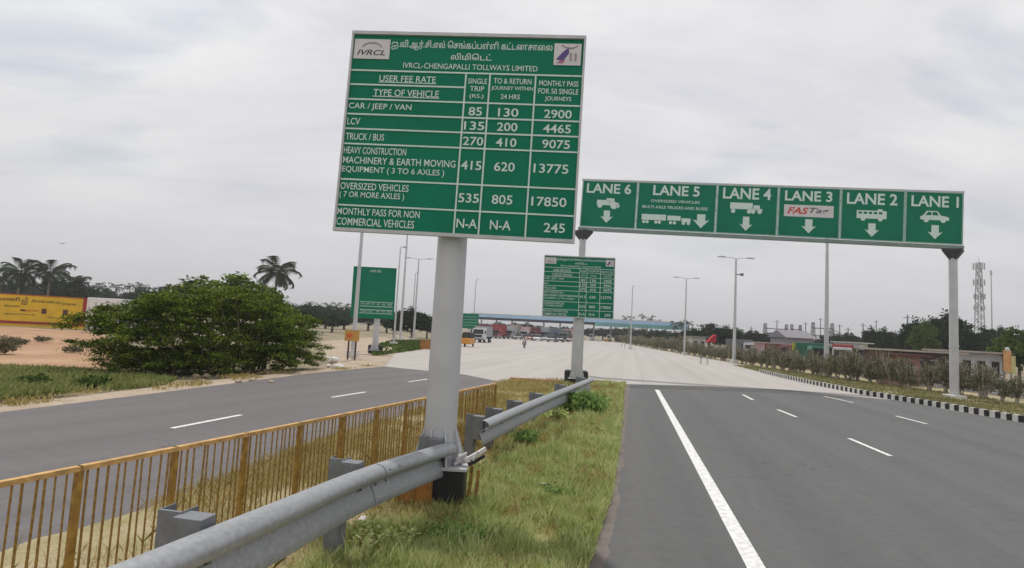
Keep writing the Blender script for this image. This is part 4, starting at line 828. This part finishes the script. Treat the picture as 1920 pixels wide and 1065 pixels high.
MB().prism([(-.12, .45), (.12, .45), (.14, .82), (-.14, .82)], -.35, .05).build('tank', P_['maroon'], mt, bevel=.04); MB().box((0, .35, .80), (.26, .75, .09)).build('seat', m_black, mt, bevel=.03); MB().box((0, 0, .42), (.22, .42, .30)).build('engine', m_post, mt, bevel=.03)
MB().tube([(0, -.65, .3), (0, -.5, .75), (0, -.42, 1.0)], .035, 8).build('fork', m_chrome, mt); MB().tube([(-.34, -.45, 1.02), (0, -.42, 1.0), (.34, -.45, 1.02)], .018, 6).build('handlebar', m_black, mt); MB().ball((0, -.55, .85), .09).build('headlight', m_plate, mt); MB().box((0, .65, .62), (.12, .4, .04)).build('mudguard', m_black, mt); MB().tube([(.12, -.1, .3), (.16, .6, .32)], .04, 8).build('exhaust', m_chrome, mt)
person(p + Vector((0, 0, 0)), RZ + .1, 'rider in a pale shirt sitting on the motorcycle', (.50, .42, .42), (.05, .05, .05), True)
p = at(1893, 34); t = thing('cloth_sign', 'faded orange and yellow board standing behind the hedge at the right edge', 'sign', p, .2)
za_, zb2 = zt(p, 657), zt(p, 703); MB().box((-.12, 0, (za_ + zb2) / 2 + .1), (.55, .06, za_ - zb2 - .2)).build('board', mat('faded_orange', (.62, .33, .14), .8, 0, .2, 3), t); MB().box((.34, .05, (za_ + zb2) / 2 - .12), (.40, .06, za_ - zb2 - .4)).build('board', mat('faded_yellow', (.52, .50, .22), .8, 0, .2, 3), t)
MB().ball((-.1, 0, za_ + .05), (.16, .08, .14)).build('finial', m_kw, t); [MB().tube([(x, .1, 0), (x, .1, zb2 + .3)], .04, 6).build('leg', m_post, t) for x in (-.25, .3)]
# ------------------------------------------------------------------ vegetation
def tree_mesh(h, w_, n, leaf, kind):
    blobs = []
    nb = 9
    for k in range(nb):
        a = 2 * math.pi * k / nb + random.uniform(-.4, .4); rr = random.uniform(.25, .62) * w_ / 2; blobs.append((math.cos(a) * rr, math.sin(a) * rr, h * random.uniform(.42, .78), w_ * random.uniform(.16, .27), w_ * random.uniform(.16, .27), h * random.uniform(.12, .20)))
    blobs.append((0, 0, h * .8, w_ * .22, w_ * .22, h * .19)); blobs.append((0, 0, h * .5, w_ * .36, w_ * .36, h * .25))
    q, cc = cloudpts(blobs, n, w_ * .035, 24, .6, .5); me = leaves('crown', q, leaf, .55, .2)
    tm = MB(); tm.tube([(0, 0, -.1), (random.uniform(-.1, .1), 0, h * .25), (0, random.uniform(-.2, .2), h * .55), (0, 0, h * .8)], [w_ * .035, w_ * .026, w_ * .018, w_ * .006], 8)
    for b in blobs[:7]: tm.tube([(0, 0, h * random.uniform(.2, .4)), (b[0] * .5, b[1] * .5, b[2] * .8), (b[0], b[1], b[2])], [w_ * .014, w_ * .009, w_ * .004], 5)
    return me, tm.mesh('trunk')
TV = [tree_mesh(8, 8, 9000, .20, 0) for _ in range(4)]
for c_m, t_m in TV: t_m.materials.append(m_bark)
def tree(x, ytop, Y, wpx, lab, m=l_dark, v=None, group='trees along the horizon', name='tree', hmin=1.5, spread=1.0):
    p = at(x, Y); h = max(hmin, zt(p, ytop)); wd = wpx * Y / F_PX; v = random.randrange(4) if v is None else v
    t = thing(name, lab, 'tree', p, random.uniform(0, 6), group); cm, tm = TV[v]; key = (v, m.name)
    if key not in _tc: c = cm.copy(); c.materials.clear(); c.materials.append(m); _tc[key] = c
    a = link('crown', _tc[key], None, t); b = link('trunk', tm, None, t); s = (wd / 8, wd / 8, h / 8 * 1.02); a.scale = s; b.scale = s; return t
_tc = {}
# left horizon
LT = [(-30, 528, 150, 90), (20, 534, 140, 80), (60, 530, 150, 90), (110, 522, 130, 70), (140, 520, 125, 60), (175, 538, 160, 70), (205, 545, 170, 50), (235, 548, 175, 60), (262, 535, 150, 60), (300, 536, 155, 60),
      (350, 540, 160, 70), (400, 548, 160, 70), (455, 545, 120, 80), (500, 556, 130, 60), (540, 570, 150, 70), (575, 568, 160, 60), (610, 572, 165, 60), (645, 574, 170, 60), (690, 578, 170, 60), (725, 582, 150, 60)]
for i, (x, y, Y, wp) in enumerate(LT):
    wh = 'behind the yellow painted wall' if x < 155 else 'behind the pale grey wall' if x < 258 else 'on the skyline right behind the thorn bush' if x < 480 else 'between the thorn bush and the left fee board' if x < 655 else 'behind the left green fee board'
    tree(x, y, Y, wp * 1.25, 'dark hazy tree ' + wh, l_dark, group='trees ' + wh)
tree(560, 578, 95, 95, 'dense dark green tree just right behind the big thorn bush', l_dark, 1, None)
tree(622, 588, 120, 70, 'dark shrubby tree at the edge of the pale dirt track', l_dark, 2, None)
tree(772, 578, 92, 90, 'dense dark tree directly left of the big pole', l_dark, 0, None)
tree(738, 592, 105, 60, 'smaller dark tree behind the left green fee board', l_dark, 3, None)
tree(800, 590, 110, 60, 'dark tree partly hidden by the big pole', l_dark, 1, None)
tree(525, 596, 40, 120, 'low bright green bush behind the right end of the thorn bush', l_mid, 2, None, 'bush_tree')
RT = [(1330, 606, 130, 70), (1300, 616, 150, 40), (1362, 612, 125, 60), (1410, 618, 140, 60), (1440, 622, 150, 50), (1478, 628, 140, 50), (1500, 630, 150, 50), (1590, 622, 150, 50), (1575, 626, 150, 40), (1612, 632, 150, 30), (1636, 614, 110, 42), (1660, 616, 112, 40),
      (1690, 625, 130, 40), (1715, 598, 90, 60), (1770, 586, 85, 75), (1748, 598, 82, 70), (1812, 606, 90, 60), (1850, 612, 95, 60), (1880, 612, 95, 50), (1240, 618, 190, 40), (1265, 622, 190, 50)]
RT += [(890 + 24 * k, 604 + k * .9 + random.uniform(-2, 3), 270 * 1.0, 40) for k in range(15)] + [(1385, 620, 150, 50), (1425, 628, 160, 50), (1545, 628, 160, 50), (1625, 636, 140, 40), (1675, 622, 120, 46), (1230, 622, 170, 50), (1285, 618, 160, 50), (1350, 616, 140, 50)]
for i, (x, y, Y, wp) in enumerate(RT): 
    wh = 'far behind the toll plaza roof' if x < 1232 and Y > 180 else 'at the right end of the toll roof' if x < 1300 else 'around the big twin armed lamp post' if x < 1430 else 'behind the roadside shops' if x < 1600 else 'above the grey building right of the red truck' if x < 1680 else 'left of the right gantry post' if x < 1790 else 'right of the right gantry post'
    tree(x, y, Y, wp * 1.15, 'dark tree ' + wh, l_dark, group='trees ' + wh)
tree(1735, 602, 78, 60, 'fresh green tree left of the right gantry post', l_mid, 0, None)
tree(1912, 612, 52, 90, 'bright green tree at the right edge of the picture', l_mid, 1, None)
# palms
def frond_mesh(L_=3.0):
    v = []; f = []; n = 16
    pts = [Vector((L_ * s * math.cos(.5 - s * 1.4) * .98, 0, L_ * (.42 * s - .62 * s * s))) for s in [k / n for k in range(n + 1)]]
    for i, p in enumerate(pts):
        o = len(v); v += [p + Vector((0, -.02, 0)), p + Vector((0, .02, 0))]
        if i: f.append((o - 2 if i == 1 else prev, (o - 1 if i == 1 else prev + 1), o + 1, o))
        prev = o
        if i > 1:
            ll = .75 * math.sin(math.pi * min(1, i / n * .9 + .12)) + .1
            for s in (-1, 1):
                for off in (0, .09):
                    b = p + Vector((off, 0, 0)); tip = b + Vector((ll * .45, s * ll * .75, -ll * .42)); o2 = len(v); v += [b, b + Vector((.10, 0, 0)), tip]; f.append((o2, o2 + 1, o2 + 2))
    return v, f
fv, ff_ = frond_mesh(); FM = MB().add(fv, ff_).mesh('frond'); FM.materials.append(l_palm)
def palm(x, ytop, Y, lab, scale=1.0, nf=18, lean=0.0, group=None):
    p = at(x, Y); h = zt(p, ytop) - 1.2 * scale; t = thing('palm_tree', lab, 'palm tree', p, random.uniform(0, 6), group)
    MB().tube([(0, 0, 0), (lean * .3, 0, h * .5), (lean, 0, h)], [.24, .17, .14], 9).build('trunk', m_pbark, t)
    for k in range(nf):
        o = link('frond', FM, None, t); o.location = (lean, 0, h); e = random.uniform(-.95, .75); o.rotation_euler = (random.uniform(-.3, .3), -e, 2 * math.pi * k * .382 + random.uniform(-.2, .2)); s = scale * random.uniform(.8, 1.15); o.scale = (s, s, s)
    return t
palm(508, 486, 98, 'tall coconut palm rising behind the right part of the thorn bush', 1.75, 34, .5)
palm(28, 488, 105, 'left one of two coconut palms behind the yellow painted wall', 1.7, 30)
palm(84, 490, 108, 'right one of two coconut palms behind the yellow painted wall', 1.7, 30)
palm(132, 514, 125, 'shorter coconut palm right of the pair behind the wall', 1.5, 24)
palm(-10, 500, 112, 'coconut palm cut by the left edge of the picture', 1.6, 26)
for x, y, Y in ((178, 528, 170), (196, 532, 175), (212, 530, 175), (238, 528, 180), (258, 530, 180), (340, 522, 170), (596, 566, 210), (612, 568, 210), (628, 565, 205), (645, 570, 215), (1170, 592, 280), (1182, 592, 270), (1203, 588, 270), (1219, 592, 270), (1232, 598, 270), (1264, 603, 210), (1277, 598, 200), (1290, 600, 200), (1383, 612, 200), (1556, 618, 200)):
    wh = 'above the pale grey wall' if x < 300 else 'above the thorn bush' if x < 400 else 'left of the left green fee board' if x < 700 else 'above the toll plaza roof' if x < 1250 else 'at the right end of the toll roof' if x < 1300 else 'beyond the roadside hedge'
    palm(x, y, Y, 'small distant palm ' + wh, 1.0, 12, 0, 'distant palms ' + wh)
# the big thorn bush
def bush():
    Y = 22.6; base = at(370, Y); t = thing('thorn_bush', 'large spreading green thorn bush beside the slip road', 'bush', base)
    s = 46.5  # px per metre there
    B = [(196, 618, 40, 34), (225, 592, 48, 20), (262, 572, 42, 16), (262, 640, 62, 40), (310, 612, 70, 40), (318, 566, 50, 13), (370, 556, 50, 10), (372, 590, 75, 30), (400, 640, 80, 40), (430, 572, 60, 15), (452, 552, 34, 8), (470, 605, 66, 36), (490, 575, 36, 14), (505, 640, 60, 36), (545, 612, 40, 26), (560, 655, 34, 26), (290, 680, 58, 30), (345, 692, 60, 22), (420, 682, 70, 22), (510, 672, 60, 22), (240, 600, 50, 18), (335, 578, 60, 14)]
    bl = []
    for x, y, rx, ry in B:
        for dy in (-1, 1):
            Yx = 22.6 + max(0, x - 300) * .020; s = F_PX / Yx; c = at(x, Yx); z = zt(c, y); bl.append((c.x - base.x + random.uniform(-.15, .15), c.y - base.y + dy * random.uniform(.3, 1.3), max(.35, z), rx / s * .95, random.uniform(1.0, 1.7), max(.3, ry / s * .95)))
    for k in range(26):
        xx = 190 + k * 15.5; Yx = 22.6 + max(0, xx - 300) * .020; c = at(xx, Yx); bl.append((c.x - base.x, c.y - base.y + random.uniform(-.4, 1.2), random.uniform(.35, .8), random.uniform(.45, .7), .7, random.uniform(.35, .5)))
    q, cc = cloudpts(bl, 165000, .17, 230, .30, .20); q = q[q[:, 2] > .05]; q2, c2 = cloudpts(bl, 16000, .12, 40, .5, .4); q = np.concatenate([q, q2[q2[:, 2] > .05]])
    link('foliage', leaves('foliage', q, .050, .42, .35), l_bush, t)
    # loose feathery tips
    tips = []
    br = MB()
    for k in range(130):
        b = bl[random.randrange(len(bl))]; a = random.uniform(0, 6.28); x0 = Vector((b[0], b[1], b[2])); e = x0 + Vector((math.cos(a) * b[3] * 1.1, math.sin(a) * b[4], b[5] * random.uniform(.2, 1.25))); e.z = max(.3, e.z)
        m_ = (x0 + e) / 2 + Vector((0, 0, .15)); br.tube([x0, m_, e], [.018, .012, .004], 4)
        for j in range(60): u = random.uniform(.45, 1.05); tips.append(x0.lerp(m_, min(1, u * 2)) if u < .5 else m_.lerp(e, (u - .5) * 2)); tips[-1] = tips[-1] + Vector((random.gauss(0, .08), random.gauss(0, .08), random.gauss(0, .05)))
    link('spray', leaves('spray', np.array([tuple(v) for v in tips]), .05, .4, .4), l_bush, t)
    for k in range(26):
        b = bl[random.randrange(44)]; x = b[0] + random.uniform(-.5, .5); y = b[1] + random.uniform(.2, .9); br.tube([(x, y, 0), ((x + b[0]) / 2 + .2, (y + b[1]) / 2, b[2] * .5), (b[0], b[1], b[2])], [.06, .045, .02], 6)
    br.build('branches', m_bark, t)
bush()
# light airy tree tops behind the bush
tree(430, 512, 60, 200, 'airy spreading thorn tree whose top shows above the big bush', l_bush, 2, None)
tree(478, 528, 64, 120, 'small airy tree below the tall palm behind the thorn bush', l_bush, 1, None)
tree(345, 524, 62, 130, 'low airy thorn tree left behind the big bush', l_bush, 0, None)
p = at(12, 30); t = thing('small_bush', 'small dry brown bush on the red earth at the left edge', 'bush', at(8, 28)); q, cc = cloudpts([(0, 0, .45, .6, .5, .4)], 2500, .09, 20); q[:, 2] = np.abs(q[:, 2]); link('foliage', leaves('foliage', q, .05, .4), l_hedge, t)
s = MB(); [s.tube([(0, 0, 0), c * .6, c], [.012, .008, .004], 4) for c in [Vector(c) for c in cc[::5]]]; s.build('stem', m_bark, t)
for x, y in ((35, 645), (80, 640), (135, 660), (60, 725), (180, 725)):
    weed(x, y, .5, .3, {35: 'dry tuft on the red earth under the painted wall', 80: 'second dry tuft on the red earth', 135: 'dry tuft close to the thorn bush on red earth', 60: 'dark green tuft in the verge grass at the left', 180: 'dark green tuft beside the thorn bush foot'}[x], 700, .06, l_mid if y > 700 else l_hedge)
# hedge shrubs
SHV = []
for k in range(5):
    q, cc = cloudpts([(0, 0, 1.15, .62, .62, .75), (random.uniform(-.3, .3), 0, .6, .45, .5, .45)], 1300, .11, 15, .9, .6); q = q[q[:, 2] > .35]
    fm = leaves('foliage', q, .085, .28); fm.materials.append(l_hedge); sm = MB()
    for j in range(13): a = random.uniform(0, 6.28); r_ = random.uniform(.2, .6); sm.tube([(random.uniform(-.12, .12), random.uniform(-.12, .12), 0), (math.cos(a) * r_ * .5, math.sin(a) * r_ * .5, .8), (math.cos(a) * r_, math.sin(a) * r_, random.uniform(1.4, 2.0))], [.03, .022, .008], 5)
    smm = sm.mesh('stems'); smm.materials.append(mat('pale_stem', (.46, .42, .36), .9)); SHV.append((fm, smm))
hed = [(29.5, 22), (28.4, 30), (27.0, 34.5), (26.4, 42), (26.3, 52), (28.2, 74), (32.8, 124), (46.5, 246)]
cnt = 0
for i, (p, d) in enumerate(pathpts(hed, 1.12)):
    if p.y > 100 and i % 2: continue
    for row in (0, 1):
        if (row and (p.y > 60 or i % 2)) or random.random() < .06: continue
        f, s_ = SHV[random.randrange(5)]; n_r = Vector((d.y, -d.x, 0)); q = p + n_r * (row * 1.1 + .2 + random.uniform(-.3, .3)) + d * random.uniform(-.3, .3)
        v_ = q - CAM; xp = 960 + F_PX * v_.dot(rt) / v_.dot(fw)
        wh = 'right of the right gantry post' if xp > 1800 else 'between the tall plain lamp post and right gantry post' if xp > 1555 else 'between the twin armed and the tall plain lamp posts' if xp > 1376 else 'between the two twin armed lamp posts' if xp > 1283 else 'at the far end beside the toll plaza'
        t = thing('hedge_shrub', 'leggy dull hedge shrub ' + wh, 'shrub', (q.x, q.y, 0), random.uniform(0, 6), 'hedge shrubs ' + wh); sc_ = random.uniform(.72, 1.28)
        if p.y > 100: sc_ *= 1.45
        a = link('foliage', f, None, t); b = link('stems', s_, None, t); a.scale = b.scale = (sc_, sc_, sc_ * random.uniform(.8, 1.1)); cnt += 1
# ------------------------------------------------------------------ painted wall, houses, far structures
pa, pb = at(-60, 60), at(157, 63); d = pb - pa; Lw = d.length; yaw = math.atan2(d.y, d.x); z1 = zt(pb, 559); z0 = zt(pb, 612)
wt = thing('painted_wall', 'yellow wall with red border and dark Tamil lettering at the left', 'wall', (pa.x, pa.y, 0), yaw)
m_yel = mat('yellow_wall_paint', (.70, .45, .02), .7, 0, .14, .8); m_redp = mat('red_wall_paint', (.33, .03, .03), .7, 0, .15, 1)
MB().box((Lw / 2, .2, z1 / 2), (Lw, .3, z1)).build('wall', m_yel, wt)
MB().box((Lw - .18, .03, (z1 + z0) / 2), (.36, .04, z1 - z0)).build('border', m_redp, wt); MB().box((Lw / 2, .025, z0 + .12), (Lw, .04, .28)).build('border', m_redp, wt); MB().box((Lw / 2, .027, z1 - .06), (Lw, .04, .08)).build('border', m_redp, wt)
ink = paint('dark_wall_ink', (.09, .02, .01)); inkg = paint('olive_wall_ink', (.10, .09, .01))
u = lambda x: Lw * (x + 60) / 217
for s_, x0, x1, a, b, mm in (('ஸ்ரீ மணி', -40, 28, .72, .90, ink), ('வி', 31, 43, .62, .92, inkg), ('திருமண மண்டபம்', 50, 105, .70, .86, inkg), ('ெபருந்துைற', 108, 136, .68, .80, ink), ('ெதாடர்புக்கு', 84, 134, .14, .24, inkg), ('விசாலமான', 0, 30, .52, .62, inkg), ('அைழக்கவும்', 40, 66, .35, .48, mat('orange_wall_ink', (.55, .15, .02), .7)), ('விழா அரங்கம்', -40, 60, .22, .30, inkg)):
    H_ = z1 - z0 - .3; letter(wt, s_, u(x0), z0 + .25 + a * H_, u(x1), z0 + .25 + b * H_, mm, -.0, .02, k=1.0).location.y = .035
for x in (36, 76, 117):
    m = MB().box((u(x), .03, z0 + .25 + .42 * (z1 - z0 - .3)), (.45, .04, .55 if x > 40 else .2)).build('picture_block', ink, wt)
p2 = at(158, 63.5); p3 = at(255, 70); d2 = p3 - p2
t = thing('grey_wall', 'pale grey compound wall behind the thorn bush', 'wall', (p2.x, p2.y, 0), math.atan2(d2.y, d2.x)); MB().box((d2.length / 2, 0, 1.3), (d2.length, .25, zt(p2, 562) * 2 - 2.6)).build('wall', m_kw, t)
MB().box((d2.length / 2, 0, zt(p2, 562) - 1.25 + .0), (d2.length + .1, .32, .1)).build('coping', m_frame, t)
t = truck(at(222, 58), R(80), P_['white'], paint('white_tarpaulin', (.78, .78, .78)), 'white topped truck parked behind the thorn bush', 6, 2.3, zt(at(222, 58), 561))
def house(x, Y, wpx, ytop, dep, m, mr, lab, name='house', flat=True, rz=0.0, openings=2):
    p = at(x, Y); wd = wpx * Y / F_PX; h = max(1.2, zt(p, ytop)); t = thing(name, lab, 'building' if name != 'shed' else 'shed', p, rz)
    MB().box((0, dep / 2, h / 2), (wd, dep, h)).build('wall', m, t)
    if flat: MB().box((0, dep / 2 - .3, h + .08), (wd + .8, dep + 1.0, .16)).build('roof', mr, t)
    else: MB().add([(-wd / 2 - .4, -.5, h), (wd / 2 + .4, -.5, h), (wd / 2 + .4, dep + .5, h), (-wd / 2 - .4, dep + .5, h), (-wd / 2 - .4, dep / 2, h + 1.3), (wd / 2 + .4, dep / 2, h + 1.3)], [(0, 1, 5, 4), (2, 3, 4, 5), (0, 4, 3), (1, 2, 5), (3, 2, 1, 0)]).build('roof', mr, t)
    for k in range(openings):
        xx = -wd / 2 + (k + .5) * wd / openings; o = MB().box((xx, -.03, h * .48), (wd / openings * .5, .08, h * .5)).build('window' if k else 'door', m_black, t); MB().box((xx, -.06, h * .74), (wd / openings * .56, .08, .08)).build('frame', mr, o)
    return t
br_ = mat('brown_shed_wall', (.10, .075, .06), .9, 0, .3, 1); gw = mat('grey_block_wall', (.24, .26, .26), .9, 0, .15, 1); pk = mat('pink_plaster', (.38, .23, .19), .9, 0, .2, 1); pale = mat('pale_cement_roof', (.42, .36, .30), .9, 0, .15, 1); wt_ = mat('white_plaster', (.55, .54, .52), .8, 0, .12, 1)
house(1735, 48, 118, 661, 4, br_, pale, 'brown open shed with a pale flat roof left of the right gantry post', 'shed', openings=4)
house(1700, 42, 50, 668, 2, pk, mat('rust_sheet', (.12, .05, .04), .8), 'small pink walled stall in front of the brown shed', 'shed', openings=1)
house(1660, 60, 60, 659, 4, gw, gw, 'low grey block building beyond the hedge', openings=2)
house(1840, 52, 80, 662, 4, wt_, pale, 'low white building right of the right gantry post', openings=3)
house(1462, 84, 52, 645, 4, P_['pink'], pale, 'pinkish roadside shop beyond the hedge', openings=3)
house(1428, 92, 30, 648, 4, wt_, m_kw, 'whitish small shop at the left of the roadside row', openings=2)
house(1558, 78, 20, 648, 4, gw, P_['cream'], 'narrow grey shop behind the tall lamp post', openings=1)
house(1610, 80, 34, 644, 4, P_['cream'], wt_, 'cream shop beside the red bodied truck', openings=2)
house(1500, 95, 50, 634, 6, mat('mauve_plaster', (.30, .27, .30), .9), mat('grey_roof', (.22, .21, .23), .9), 'grey house with pitched roof behind the shops', flat=False, openings=2)
house(1310, 110, 26, 632, 4, wt_, gw, 'tiny pale building between dark trees left of the big twin lamp', openings=2)
p = at(1494, 70); t = thing('yellow_sign', 'yellow green signboard beyond the hedge left of the green truck', 'sign', p); zt1, zt2 = zt(p, 643), zt(p, 661); MB().box((0, 0, (zt1 + zt2) / 2), (1.15, .1, zt1 - zt2)).build('board', mat('lime_board', (.48, .50, .04), .5), t); [MB().tube([(x, .1, 0), (x, .1, zt2 + .3)], .05, 8).build('leg', m_post, t) for x in (-.4, .4)]; MB().box((0, -.06, zt2 + .2), (1.15, .03, .14)).build('stripe', inkg, t)
p = at(1334, 100); t = thing('red_awning', 'bright red triangular awning among the dark trees', 'awning', p); a, b = zt(p, 627), zt(p, 642); MB().prism([(-.8, b), (.75, b), (.75, a), (.3, a - .2)], -.1, 1.0).build('canopy', mat('red_cloth', (.40, .01, .03), .8), t); [MB().tube([(x, .4, 0), (x, .4, b)], .05, 6).build('pole', m_post, t) for x in (-.6, .6)]
# electric structures, tower
def truss(m, a, b, wd, n, r=.06):
    a, b = Vector(a), Vector(b); d = (b - a) / n
    for sx_, sy_ in ((-1, -1), (1, -1), (1, 1), (-1, 1)): m.tube([a + Vector((sx_ * wd, sy_ * wd, 0)), b + Vector((sx_ * wd * .4, sy_ * wd * .4, 0))], r, 4)
    for i in range(n):
        k0 = 1 - .6 * i / n; k1 = 1 - .6 * (i + 1) / n; p0, p1 = a + d * i, a + d * (i + 1); s = 1 if i % 2 else -1
        for ax in (0, 1):
            for sd in (-1, 1):
                o0 = Vector((s * wd * k0, sd * wd * k0, 0)) if ax == 0 else Vector((sd * wd * k0, s * wd * k0, 0)); o1 = Vector((-s * wd * k1, sd * wd * k1, 0)) if ax == 0 else Vector((sd * wd * k1, -s * wd * k1, 0)); m.tube([p0 + o0, p1 + o1], r * .7, 4)
def pylon_gantry(x0, x1, Y, y, lab):
    a, b = at(x0, Y), at(x1, Y); h = zt(a, y); t = thing('power_gantry', lab, 'power structure', a, 0, 'substation gantries')
    w_ = b.x - a.x
    for x in (0, w_): m = MB(); truss(m, (x, 0, 0), (x, 0, h), .7, 9, .10); m.build('lattice_post', m_post, t)
    m = MB(); m.box((w_ / 2, 0, h * .82), (w_, .3, .3)); m.box((w_ / 2, 0, h * .60), (w_, .25, .25)); m.build('crossbar', m_post, t)
    for k in range(3): MB().tube([(w_ * (k + .5) / 3, 0, h * .60 - 1.6), (w_ * (k + .5) / 3, 0, h * .60)], .12, 6).build('insulator', m_bark, t)
pylon_gantry(1524, 1560, 170, 604, 'substation gantry directly behind the tall lamp post')
pylon_gantry(1434, 1474, 180, 606, 'substation gantry left of the tall lamp post')
pylon_gantry(1484, 1500, 185, 608, 'narrow substation gantry between the two wider ones')
for x, y, Y, l in ((1456, 600, 185, 'slim left'), (1510, 604, 180, 'slim middle'), (1538, 596, 190, 'slim'), (1574, 608, 170, 'small'), (1660, 612, 160, 'leaning'), (1812, 600, 100, 'near'), (1408, 612, 190, 'distant left'), (1618, 606, 150, 'thin'), (1590, 614, 160, 'short'), (1702, 590, 110, 'tall'), (1643, 600, 190, 'faint')):
    p = at(x, Y); t = thing('utility_pole', l + ' utility pole beyond the roadside shops', 'utility pole', p, 0.3); h = zt(p, y); MB().tube([(0, 0, 0), (0, 0, h)], [.2, .12], 8).build('pole', m_post, t); MB().box((0, 0, h - .6), (2.2, .12, .12)).build('crossarm', m_post, t)
p = at(1838, 165); h = zt(p, 492); t = thing('telecom_tower', 'lattice telecom tower with antennas right of the gantry post', 'tower', p, .4)
m = MB(); truss(m, (0, 0, 0), (0, 0, h), 1.1, 26, .11); m.build('lattice', mat('tower_steel', (.22, .23, .24), .6), t)
for zz_, n_, ln in ((h * .96, 6, 2.0), (h * .80, 6, 1.8), (h * .66, 5, 1.6), (h * .55, 4, 1.4)):
    for k in range(n_): a = 6.28 * k / n_; MB().box((0, 0, 0), (.4, .25, ln)).build('antenna', m_frame, t, loc=(1.25 * math.cos(a), 1.25 * math.sin(a), zz_)).rotation_euler = (0, 0, a)
MB().tube([(-1.0, -1.2, h * .70), (-1.0, -.9, h * .70)], .7, 14).build('dish', m_frame, t)
MB().tube([(0, 0, h), (0, 0, h + 1.5)], .05, 6).build('spike', m_post, t)
p = at(1861, 170); h = zt(p, 506); t = thing('mast', 'thin faint mast beside the telecom tower', 'mast', p); MB().tube([(0, 0, 0), (0, 0, h)], [.25, .12], 8).build('pole', m_frame, t); MB().box((0, 0, h - 1), (.6, .2, 1.4)).build('antenna', m_frame, t)
# orange board with dark post, white stones, low orange board, red kerb strip
p = at(662, 38.2); p.y -= 1.2; t = thing('warning_board', 'orange yellow board fixed low in front of the left lamp post', 'sign', p)
za_, zb2 = zt(p, 617), zt(p, 641); MB().box((.15, 0, (za_ + zb2) / 2), (.95, .05, (za_ - zb2) * .85)).build('board', mat('orange_sign', (.50, .27, .06), .5, 0, .15, 2), t); MB().ball((0, -.03, (za_ + zb2) / 2), (.22, .03, .16)).build('red_mark', mat('red_mark', (.6, .12, .03), .5), t)
for x in (-.05, .42): MB().tube([(x, .06, 0), (x, .06, zb2 + .2)], .06, 8).build('leg', mat('rust_post', (.08, .045, .035), .8), t)
def rocks(x, y, n, r, lab, m, sprd=.8):
    p = G(x, y); t = thing('rock_pile', lab, 'rocks', p)
    for k in range(n):
        b = bmesh.new(); bmesh.ops.create_icosphere(b, subdivisions=2, radius=1)
        o_ = Vector((random.uniform(0, 9),) * 3)
        for v in b.verts: v.co *= 1 + .35 * mnoise.noise(v.co * 1.3 + o_)
        me = bpy.data.meshes.new('stone'); b.to_mesh(me); b.free(); o = link('stone', me, m, t); s = r * random.uniform(.5, 1.2); o.scale = (s * 1.4, s, s * .7); o.location = (random.uniform(-sprd, sprd), random.uniform(-sprd, sprd) * .5, s * .3); o.rotation_euler = (0, 0, random.uniform(0, 3))
rocks(628, 688, 5, .16, 'white painted stones at the roadside right of the thorn bush', m_kw, .5)
rocks(425, 712, 9, .11, 'pale rubble at the foot of the thorn bush', m_sand, 1.8)
rocks(505, 700, 6, .09, 'few brown stones near the right foot of the thorn bush', m_red, 1.2)
p = G(612, 678); t = thing('white_pipe', 'white pole lying slanted on the ground right of the thorn bush', 'pipe', p); MB().tube([(-.5, .8, .35), (.5, -.2, .12)], .06, 8).build('pipe', m_kw, t); MB().ball((.55, -.25, .15), (.28, .25, .2)).build('pipe_end', m_kw, t)
p = G(805, 657); t = thing('orange_barrier', 'low orange brown barrier board left of the big pole', 'barrier', p, 0.1); MB().box((0, 0, .55), (1.9, .1, .9)).build('board', m_orange, t); [MB().box((x, .08, .6), (.1, .1, 1.0)).build('leg', m_ochred, t) for x in (-.8, 0, .8)]
p = G(1003, 716); t = thing('red_kerb', 'low faded red block strip at the tip of the grassy median', 'kerb', p, -.12); [MB().box((x * .5, 0, .05), (.48, .22, .20)).build('block', mat('faded_red', (.46, .22, .15), .8, 0, .2, 4), t) for x in (-2, -1, 0, 1, 2)]
for x, y, l in ((1320, 683, 'pair below the red awning'), (1168, 652, 'pair at the far plaza edge')):
    for s_, w2 in ((-.35, 'left'), (.35, 'right')):
        p = G(x, y) + Vector((s_, 0, 0)); t = thing('marker_post', w2 + ' white marker post of the ' + l, 'post', p); MB().box((0, 0, .35), (.16, .16, .8)).build('post', m_kw, t); MB().box((0, 0, .68), (.17, .17, .1)).build('band', m_black, t)
p = at(98, 70); t = thing('bird', 'small dark bird high in the sky at the left', 'bird', (p.x, p.y, zt(p, 457)), .5); MB().ball((0, 0, 0), (.08, .22, .07)).build('body', m_post, t)
for s_ in (-1, 1): MB().add([(0, -.08, .02), (0, .1, .02), (s_ * .45, .06, .12), (s_ * .4, -.02, .12), (0, -.08, .05), (0, .1, .05), (s_ * .45, .06, .14), (s_ * .4, -.02, .14)], [(0, 1, 2, 3), (7, 6, 5, 4), (0, 4, 5, 1), (1, 5, 6, 2), (2, 6, 7, 3), (3, 7, 4, 0)]).build('wing', m_post, t)

hz = MB().box((0, 2190, 44), (4900, 4500, 92)).build('haze', None); tag(hz, 'thin pale haze in the air', None, None, 'stuff')
hm = bpy.data.materials.new('haze_air'); hm.use_nodes = True; T = hm.node_tree; T.nodes.remove(T.nodes['Principled BSDF']); v = T.nodes.new('ShaderNodeVolumePrincipled'); v.inputs['Color'].default_value = (.93, .94, .96, 1); v.inputs['Density'].default_value = 0.0005; v.inputs['Anisotropy'].default_value = .2; T.links.new(v.outputs[0], T.nodes['Material Output'].inputs['Volume']); hz.data.materials.append(hm)
